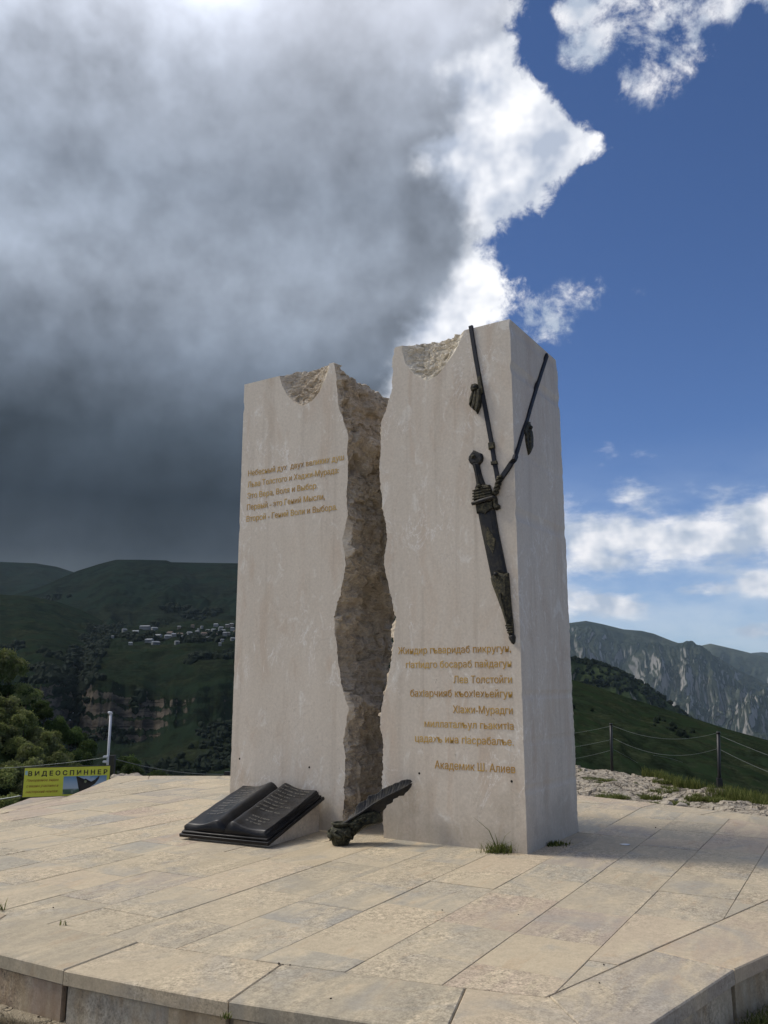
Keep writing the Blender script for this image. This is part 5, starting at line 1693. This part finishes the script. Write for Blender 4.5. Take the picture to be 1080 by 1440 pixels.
def trunk_mesh(seed, height, mat):
    r = random.Random(seed); bm = bmesh.new()
    tube(bm, [(0, 0, -0.5), (0.05, 0.02, height * 0.3), (0.1, -0.05, height * 0.7)], [0.13, 0.10, 0.04], 6)
    for k in range(4):
        a = r.uniform(0, 6.3); z0 = height * r.uniform(0.25, 0.45)
        tube(bm, [(0.04, 0, z0), (0.5 * math.cos(a), 0.5 * math.sin(a), z0 + 0.6), (1.0 * math.cos(a), 1.0 * math.sin(a), z0 + 1.3)], [0.06, 0.04, 0.015], 5)
    me = bpy.data.meshes.new("trunk"); bm.to_mesh(me); bm.free(); me.materials.append(mat)
    return me
protos = []
for s in range(4):
    protos.append((crown(50 + s, 2.0, 4.4, 4200, 0.17, M_leafA)[0], crown(50 + s, 2.0, 4.4, 3600, 0.19, M_leafB)[0], trunk_mesh(s, 4.2, M_bark)))
def add_tree(p, sc, kind, label, group, v):
    root = empty("broadleaf_tree", p, random.uniform(0, 6.28))
    root.scale = (sc, sc, sc * random.uniform(0.85, 1.15))
    tag(root, label, "tree", group)
    link(bpy.data.objects.new("crown", protos[v][kind]), root)
    link(bpy.data.objects.new("trunk", protos[v][2]), root)
random.seed(21)
def scatter(D, n, px0, px1, r0, r1, kind, lab, grp, smin, smax):
    pts = []
    tries = 0
    while len(pts) < n and tries < 8000:
        tries += 1
        px = random.uniform(px0, px1); th = thtan(px, 960)[0]; r = math.sqrt(random.uniform(r0 * r0, r1 * r1))
        p = Vector((r * math.sin(th), r * math.cos(th), height_lookup(D, th, r)))
        sc = random.uniform(smin, smax)
        if any((p - q).length < 1.25 * (sc + s2) for q, s2 in pts): continue
        pts.append((p, sc))
        l_, g_ = lab(px, r)
        add_tree(p, sc, kind, l_, g_, random.randrange(4))
    return pts
def near_label(px, r):
    w = "at the left frame edge" if px < 20 else ("above the yellow sign" if px < 75 else "left of the pale pole")
    d = "low on the near slope" if r < 75 else ("midway up the near slope" if r < 98 else "atop the near slope")
    return "light green bushy tree " + d + " " + w, "light trees " + d + " " + w
def far_label(px, r):
    w = "near the left frame edge" if px < 60 else ("behind the yellow sign" if px < 150 else "right of the pale pole")
    d = "low" if r < 190 else "high"
    return "deep green tree " + d + " on the farther slope " + w, "deep green trees " + d + " on the farther slope " + w
scatter(D_n1, 120, -70, 130, 50, 116, 0, near_label, None, 0.6, 1.0)
scatter(D_n2, 170, -60, 320, 138, 250, 1, far_label, None, 1.0, 1.7)
# the tall bright tree at the frame edge
for px_, r_t, sx_, sz_, lb_ in [(12, 237, 2.2, 3.0, "tall bright green tree standing highest at the left frame edge"), (-14, 235, 2.4, 3.0, "bright tree cut by the left frame edge beside the tallest one"), (38, 236, 2.0, 1.9, "shorter bright tree right below the tallest one at left")]:
    th = thtan(px_, 960)[0]
    p = Vector((r_t * math.sin(th), r_t * math.cos(th), height_lookup(D_n2, th, r_t)))
    root = empty("broadleaf_tree", p); root.scale = (sx_, sx_, sz_)
    tag(root, lb_, "tree")
    link(bpy.data.objects.new("crown", protos[1][0]), root); link(bpy.data.objects.new("trunk", protos[1][2]), root)

# distant woods: small crowns past counting, one mass per hillside
ico = bmesh.new(); bmesh.ops.create_icosphere(ico, subdivisions=1, radius=1.0)
IV = np.array([v.co[:] for v in ico.verts]); ico.verts.index_update(); IF = np.array([[v.index for v in f.verts] for f in ico.faces]); ico.free()
def woods(name, D, n, px0, px1, r0, r1, smin, smax, mask, mat, seed):
    r = np.random.RandomState(seed)
    Vs, Fs = [], []; c = 0
    ths, R, Z = D
    tries = 0
    m_ = n * 6
    px = r.uniform(px0, px1, m_); rad = r.uniform(r0, r1, m_)
    for i in range(m_):
        if c >= n: break
        th = thtan(px[i], 960)[0]
        x, y = rad[i] * math.sin(th), rad[i] * math.cos(th)
        z = height_lookup(D, th, rad[i])
        if not mask(px[i], rad[i], x, y, z, r): continue
        s = r.uniform(smin, smax)
        V = IV * (1 + 0.22 * r.normal(size=(len(IV), 1))) * np.array([s, s, s * r.uniform(0.8, 1.25)]) + np.array([x, y, z + s * 0.45])
        Vs.append(V); Fs.append(IF + c * len(IV)); c += 1
    o = soup(name, np.concatenate(Vs), np.concatenate(Fs), mat, smooth=False)
    return tag(o, kind='stuff')
M_wood = simple_mat("distant_leaves", (0.008, 0.014, 0.007), 0.9, 0, 0.45, 0.05, sp=0.1)
fz = lambda x, y, s, o_=0.0: float(fbm(x * s + o_, y * s, 0.5 + o_, o=4))
woods("distant_woodland", D_gorge, 2300, -60, 345, 1420, 2900, 3.5, 8.5, lambda px, r, x, y, z, q: (fz(x, y, 0.006) > 0.42 or (abs(px - (108 + (r - 1500) * 0.03)) < 24 and r > 1480 and q.rand() < 0.7)), M_wood, 1)
woods("gorge_foot_woodland", D_gorge, 1100, -20, 345, 960, 1420, 3.0, 6.5, lambda px, r, x, y, z, q: fz(x, y, 0.008, 4) > 0.12, M_wood, 2)
woods("hillside_shrubs", D_hill, 240, 790, 1110, 150, 620, 0.9, 2.6, lambda px, r, x, y, z, q: (fz(x, y, 0.02, 2) > 0.55), M_wood, 3)
woods("ridge_woodland", D_mid, 700, 780, 1110, 2300, 3250, 5, 11, lambda px, r, x, y, z, q: fz(x, y, 0.004, 7) > 0.15, M_wood, 4)
woods("mountain_woodland", D_lb, 700, -60, 340, 2500, 3700, 6, 12, lambda px, r, x, y, z, q: fz(x, y, 0.0025, 9) > 0.42, M_wood, 5)

# ------------------------------------------------------------------ village
M_wall = [simple_mat("pale_wall", (0.20, 0.20, 0.195), 0.85, 0, 0.15, 0.3), simple_mat("buff_wall", (0.17, 0.14, 0.11), 0.85, 0, 0.15, 0.3), simple_mat("grey_wall", (0.16, 0.165, 0.165), 0.85, 0, 0.15, 0.3)]
M_roof = [simple_mat("pale_sheet_roof", (0.22, 0.24, 0.26), 0.5, 0, 0.15, 0.3), simple_mat("grey_slate_roof", (0.17, 0.185, 0.20), 0.6, 0, 0.2, 0.3), simple_mat("brown_roof", (0.13, 0.085, 0.065), 0.7, 0, 0.2, 0.3)]
def house_meshes(L, D_, Hh, wall, roof):
    bm = bmesh.new(); box(bm, (0, 0, Hh / 2 - 1.5), (L, D_, Hh + 3))
    mw = bpy.data.meshes.new("walls"); bm.to_mesh(mw); bm.free(); mw.materials.append(wall)
    bm = bmesh.new(); o = 0.5; rh = D_ * 0.28
    v = [bm.verts.new(q) for q in [(-L / 2 - o, -D_ / 2 - o, Hh), (L / 2 + o, -D_ / 2 - o, Hh), (L / 2 + o, D_ / 2 + o, Hh), (-L / 2 - o, D_ / 2 + o, Hh), (-L / 2 + D_ * 0.1, 0, Hh + rh), (L / 2 - D_ * 0.1, 0, Hh + rh)]]
    for f in ((0, 1, 5, 4), (1, 2, 5), (2, 3, 4, 5), (3, 0, 4), (3, 2, 1, 0)): bm.faces.new([v[i] for i in f])
    mr = bpy.data.meshes.new("roof"); bm.to_mesh(mr); bm.free(); mr.materials.append(roof)
    bm = bmesh.new(); nwin = max(2, int(L / 3.2))
    for i in range(nwin):
        x = -L / 2 + (i + 0.5) * L / nwin
        box(bm, (x, -D_ / 2 - 0.02, Hh * 0.55), (1.2, 0.08, 1.3))
    mwin = bpy.data.meshes.new("window_row"); bm.to_mesh(mwin); bm.free(); mwin.materials.append(M_hole)
    return mw, mr, mwin
hl = [(85, 298, 40, 0, 0), (130, 190, 62, 0, 0), (215, 160, 105, 0, 1), (300, 160, 60, 0, 1), (255, 268, 75, 2, 1), (235, 282, 50, 0, 1), (310, 290, 82, 2, 1), (330, 238, 78, 0, 1), (418, 238, 66, 0, 0), (472, 222, 45, 0, 0), (440, 203, 60, 1, 2), (520, 150, 36, 1, 1),
      (530, 213, 50, 1, 2), (600, 225, 46, 0, 0), (612, 205, 50, 2, 1), (640, 148, 30, 1, 2), (658, 240, 50, 1, 2), (682, 210, 40, 2, 1), (690, 170, 22, 0, 0), (722, 160, 26, 0, 1), (742, 215, 55, 1, 2), (776, 192, 40, 2, 1), (780, 250, 46, 0, 1), (828, 182, 50, 0, 0),
      (860, 190, 42, 0, 0), (848, 132, 46, 0, 0), (895, 155, 52, 2, 1), (905, 268, 36, 0, 1), (885, 300, 22, 0, 0), (932, 205, 36, 2, 1), (962, 205, 30, 1, 1), (950, 145, 38, 1, 1), (996, 165, 42, 0, 1), (1000, 255, 50, 2, 1), (990, 130, 32, 1, 1), (842, 228, 46, 1, 2),
      (500, 295, 48, 2, 1), (705, 245, 36, 1, 2), (560, 240, 34, 2, 1), (915, 180, 36, 2, 1), (1030, 200, 50, 1, 2), (1060, 240, 50, 2, 1), (30, 188, 40, 2, 1), (-75, 240, 26, 2, 1)]
tone = ["pale house with bright sheet roof", "pale house with grey roof", "brown-roofed buff house", "grey-walled house with grey roof", "buff house with grey roof"]
cache = {}
hd = random.Random(9)
def house(px, py, wpx, wi, ri, label, grp, Ds=(0, 1)):
    h = None
    for D in (D_gorge, D_lb):
        hh_ = first_hit(D, px, py)
        if hh_ is not None and (h is None or hh_[1] < h[1]): h = hh_
    if h is None: return
    p, r = h
    L = max(6, min(34, wpx * r / F))
    key = (round(L / 3), wi, ri)
    if key not in cache: cache[key] = house_meshes(L, min(10, L * 0.7), 5.0 if L < 22 else 7.0, M_wall[wi], M_roof[ri])
    root = empty("village_house", p, math.atan2(-p.x, p.y) + hd.uniform(-0.6, 0.6))
    tag(root, label, "house", grp)
    for nm, me in zip(("walls", "roof", "window_row"), cache[key]):
        o_ = link(bpy.data.objects.new(nm, me), root)
        if nm == "window_row": o_['kind'] = 'stuff'
special = {2: "longest pale house of the village, at its upper left", 9: "bright white-roofed house right of the village's middle group", 0: "lone white house at the village's lower left end", 6: "low wide grey-roofed house at the village's lower left",
           23: "bright white-roofed house high at the village's right, left of its twin", 24: "bright white-roofed house high at the village's right, right of its twin"}
kinds_ = {(0, 0): ("pale house with bright roof in the hillside village", "pale bright-roofed village houses"), (0, 1): ("pale house with grey roof in the hillside village", "pale grey-roofed village houses"),
          (1, 2): ("buff house with brown roof in the hillside village", "brown-roofed village houses"), (2, 1): ("grey house with grey roof in the hillside village", "grey village houses"), (1, 1): ("buff house with grey roof in the hillside village", "buff grey-roofed village houses")}
for i, (x, y, w, wi, ri) in enumerate(hl):
    lab, grp = kinds_[(wi, ri)]
    if i in special: lab = special[i]; grp = "houses of the village"
    house(170 + x / 6.353, 860 + y / 6.353 + 1, w / 6.353 * 0.85, wi, ri, lab, grp)
house(98, 884.5, 13, 0, 0, "long low white shed alone on the meadow left of the village", None)

# ------------------------------------------------------------------ grass, weeds, loose stones
def grass_mat(name, a, b_):
    m, t, b = new_mat(name)
    g = t.node('ShaderNodeNewGeometry')
    col = t.mix(g.outputs['Random Per Island'], a, b_)
    t.link(col, b.inputs['Base Color']); b.inputs['Roughness'].default_value = 0.7; spec(b, 0.15)
    tr = t.node('ShaderNodeBsdfTranslucent'); t.link(col, tr.inputs[0])
    mx = t.node('ShaderNodeMixShader'); mx.inputs[0].default_value = 0.3
    t.link(b.outputs[0], mx.inputs[1]); t.link(tr.outputs[0], mx.inputs[2]); t.link(mx.outputs[0], t.out.inputs[0])
    return m
M_grass = grass_mat("grass_blades", (0.05, 0.075, 0.016), (0.19, 0.20, 0.06))
M_dry = grass_mat("dry_grass", (0.20, 0.17, 0.11), (0.36, 0.31, 0.22))
def blades(name, P, hgt, wid, mat, seed, lean=0.35):
    r = np.random.RandomState(seed); n = len(P)
    a = r.uniform(0, 2 * math.pi, n); l = hgt * r.uniform(0.5, 1.3, n); ln = lean * l * r.uniform(0.2, 1.6, n)
    d = np.stack([np.cos(a), np.sin(a), 0 * a], -1); s = np.stack([-np.sin(a), np.cos(a), 0 * a], -1) * (wid * r.uniform(0.6, 1.3, n))[:, None]
    up = np.array([0, 0, 1.0])
    b0, b1 = P - s, P + s
    mid = P + d * (ln * 0.35)[:, None] + up * (l * 0.6)[:, None]
    tip = P + d * ln[:, None] + up * l[:, None]
    V = np.stack([b0, b1, mid + s * 0.7, mid - s * 0.7, tip + s * 0.08, tip - s * 0.08], 1).reshape(-1, 3)
    k = np.arange(n)[:, None] * 6
    Fq = np.concatenate([k + np.array([[0, 1, 2, 3]]), k + np.array([[3, 2, 4, 5]])], 0)
    return soup(name, V, Fq, mat)
r = np.random.RandomState(77)
def gpts(n, pxa, pxb, ra, rb, mask):
    th = r.uniform(thtan(pxa, 960)[0], thtan(pxb, 960)[0], n); rad = r.uniform(ra, rb, n)
    x, y = rad * np.sin(th), rad * np.cos(th)
    k = mask(x, y, rad, th)
    x, y = x[k], y[k]
    return np.stack([x, y, ground_z(x, y) - 0.02], -1)
e_ = lambda rad, th: rad - edge_r(th)
G1 = gpts(90000, 895, 1150, 12.5, 24, lambda x, y, rad, th: (e_(rad, th) > -0.15 + 1.1 * fbm(x * 0.9, y * 0.9, 2.0, o=3) - 1.2 * np.clip((th - 0.36) / 0.08, 0, 1)) & (e_(rad, th) < 3.0) & (fbm(x * 2.3, y * 2.3, 7.0, o=3) > -0.35))
tag(blades("plateau_edge_grass", G1, 0.17, 0.005, M_grass, 1), kind='stuff')
G2 = gpts(160000, 830, 1120, 9.6, 18, lambda x, y, rad, th: (fbm(x * 0.9 + 3, y * 1.2, 5.0, o=4) > 0.30 - 0.55 * np.clip((th - 0.34) / 0.12, 0, 1)) & (e_(rad, th) < 0))
tag(blades("low_turf", G2, 0.07, 0.006, M_grass, 2, 0.8), kind='stuff')
# dry grass at the foot of the riser, bottom left; green tufts bottom right
def along_line(a, b_, n, spread):
    t = r.rand(n); P = np.array(a)[None] * (1 - t[:, None]) + np.array(b_)[None] * t[:, None]
    P = P + r.normal(scale=spread, size=(n, 2))
    return np.concatenate([P, np.full((n, 1), -0.25)], 1)
D1 = along_line((-2.35, 4.72), (-1.55, 4.36), 1500, 0.018)
tag(blades("dry_fringe_grass", D1, 0.040, 0.0022, M_dry, 3, 1.0), kind='stuff')
D2 = np.concatenate([along_line((1.80, 4.42), (2.6, 5.1), 900, 0.04), along_line((1.78, 4.36), (1.95, 4.5), 700, 0.05)])
tag(blades("weeds_at_riser_foot", D2, 0.045, 0.0025, M_grass, 4, 0.9), kind='stuff')

def weed(name, px, py, n, hgt, spread, label, seed, tall=(), z=0.0, lean=0.8, wid=0.004):
    c = gp(px, py, z)
    rr_ = np.random.RandomState(seed)
    P = np.stack([rr_.normal(scale=spread, size=n), rr_.normal(scale=spread * 0.6, size=n), np.zeros(n)], -1)
    o = blades(name, P, hgt, wid, M_grass, seed, lean)
    o.location = c
    if tall:
        # a few long blades, merged into the same plant
        bm = bmesh.new(); bm.from_mesh(o.data)
        for (dx, dy, dz, w) in tall:
            pts = [Vector((0, 0, 0)), Vector((dx * 0.35, dy * 0.35, dz * 0.6)), Vector((dx, dy, dz))]
            s = Vector((w, 0, 0)); vs = []
            for i, p in enumerate(pts):
                k = (1, 0.8, 0.1)[i]
                vs.append((bm.verts.new(p - s * k), bm.verts.new(p + s * k)))
            for (a, b_), (c_, d_) in zip(vs, vs[1:]): bm.faces.new((a, b_, d_, c_))
        bm.to_mesh(o.data); bm.free()
    return tag(o, label, "weed")
weed("grass_tuft", 701, 1199, 190, 0.075, 0.065, "grass tuft with one long blade at the right stone's front foot", 5,
     tall=[(-0.22, -0.05, 0.30, 0.004), (-0.03, -0.02, 0.16, 0.004), (0.14, -0.02, 0.11, 0.003), (0.17, 0.0, 0.22, 0.002), (-0.12, 0, 0.12, 0.003)])
o = weed("moss_strip", 775, 1188, 260, 0.028, 0.075, "low moss strip along the right stone's side foot", 6, wid=0.005); o["kind"] = "stuff"; del o["category"]
weed("grass_sprig", 3, 1280, 10, 0.05, 0.012, "small sprig in the paving joint at the left frame edge", 7)
weed("grass_sprig", 89, 1301, 8, 0.032, 0.008, "tiny sprig in the joint behind the front coping at left", 8)
weed("grass_sprig", 318, 1432, 26, 0.018, 0.012, "tiny weed where two coping stones meet at the front", 9, z=-0.03)

def rock(name, p, s, mat, seed, label=None, cat=None, grp=None, flat=0.6):
    rr_ = np.random.RandomState(seed)
    bm = bmesh.new(); bmesh.ops.create_icosphere(bm, subdivisions=2, radius=1.0)
    nrm = rr_.normal(size=(7, 3)); nrm /= np.linalg.norm(nrm, axis=1)[:, None]; dd = rr_.uniform(0.55, 0.85, 7)
    for v in bm.verts:
        q = np.array(v.co[:])
        for n_, d_ in zip(nrm, dd):
            e = q @ n_ - d_
            if e > 0: q = q - n_ * e
        v.co = Vector(q * np.array([s * rr_.uniform(0.95, 1.05), s * 0.8, s * flat]))
    o = from_bm(name, bm, mat, None)
    o.location = p; o.rotation_euler = (0, 0, rr_.uniform(0, 6))
    return tag(o, label, cat, grp)
M_rock = simple_mat("loose_limestone", (0.42, 0.37, 0.30), 0.95, 0, 0.35, 6, 0.02, 0.1)
M_crumb = simple_mat("dark_crumb", (0.05, 0.04, 0.03), 0.95, 0, 0.3, 30)
rs = random.Random(4)
for i in range(16):
    px = rs.uniform(812, 1060); Y = rs.uniform(11.5, 18)
    d = ray(px, 1000); x = d[0] / d[1] * Y
    z = float(ground_z(x, Y))
    if math.hypot(x, Y) > float(edge_r(math.atan2(x, Y))) - 0.3: continue
    rock("loose_stone", (x, Y, z + 0.05), rs.uniform(0.05, 0.12), M_rock, 100 + i, "loose limestone piece lying on the rock pavement behind the platform", "stone", "loose stones on the rock pavement", rs.uniform(0.35, 0.6))
for i in range(9):
    px = 163 + i * 3.6; p = atY(px, 1090 - rs.uniform(0, 2.5), 14.6 + rs.uniform(0, 0.8))
    rock("loose_stone", (p.x, p.y, p.z - 0.05), rs.uniform(0.07, 0.13), M_rock, 200 + i, "pale stone in the row showing above the platform's back edge", "stone", "pale stones beyond the platform's back edge")
for i, (px, py, s) in enumerate([(392, 1355, 0.009), (398, 1356.5, 0.005), (408, 1357, 0.006), (622, 1279.5, 0.006), (729, 1286, 0.005), (465, 1404, 0.006), (75, 1276, 0.006), (482, 1262, 0.0), (843, 1382, 0.006), (922, 1163.5, 0.009), (849, 1356, 0.006)]):
    if s: rock("crumb", gp(px, py, s * 0.4), s, M_crumb, 300 + i, "dark crumb of dirt lying on the paving", "crumb", "dark crumbs on the paving")
bm = bmesh.new(); bmesh.ops.create_icosphere(bm, subdivisions=2, radius=1.0)
for v in bm.verts: v.co = Vector((v.co.x * 0.045 * (1 + 0.15 * math.sin(v.co.y * 4)), v.co.y * 0.03, v.co.z * 0.006))
o = from_bm("litter_scrap", bm, simple_mat("white_scrap", (0.75, 0.75, 0.75), 0.5), None, True); o.location = gp(879, 1187.5, 0.006)
tag(o, "small white scrap lying on the paving right of the monument", "scrap")

# ------------------------------------------------------------------ haze: one box of thin air round everything
bm = bmesh.new()
box(bm, (0, 1500, 430), (76000, 76000, 2200))
hz = bpy.data.materials.new("thin_air"); hz.use_nodes = True
T_ = NT(hz.node_tree)
ho = T_.node('ShaderNodeOutputMaterial'); pv = T_.node('ShaderNodeVolumePrincipled')
pv.inputs['Color'].default_value = (0.62, 0.82, 1.0, 1)
pv.inputs['Density'].default_value = 1.3e-5
pv.inputs['Anisotropy'].default_value = 0.1
T_.link(pv.outputs[0], ho.inputs['Volume'])
tag(from_bm("haze", bm, hz), kind='stuff')
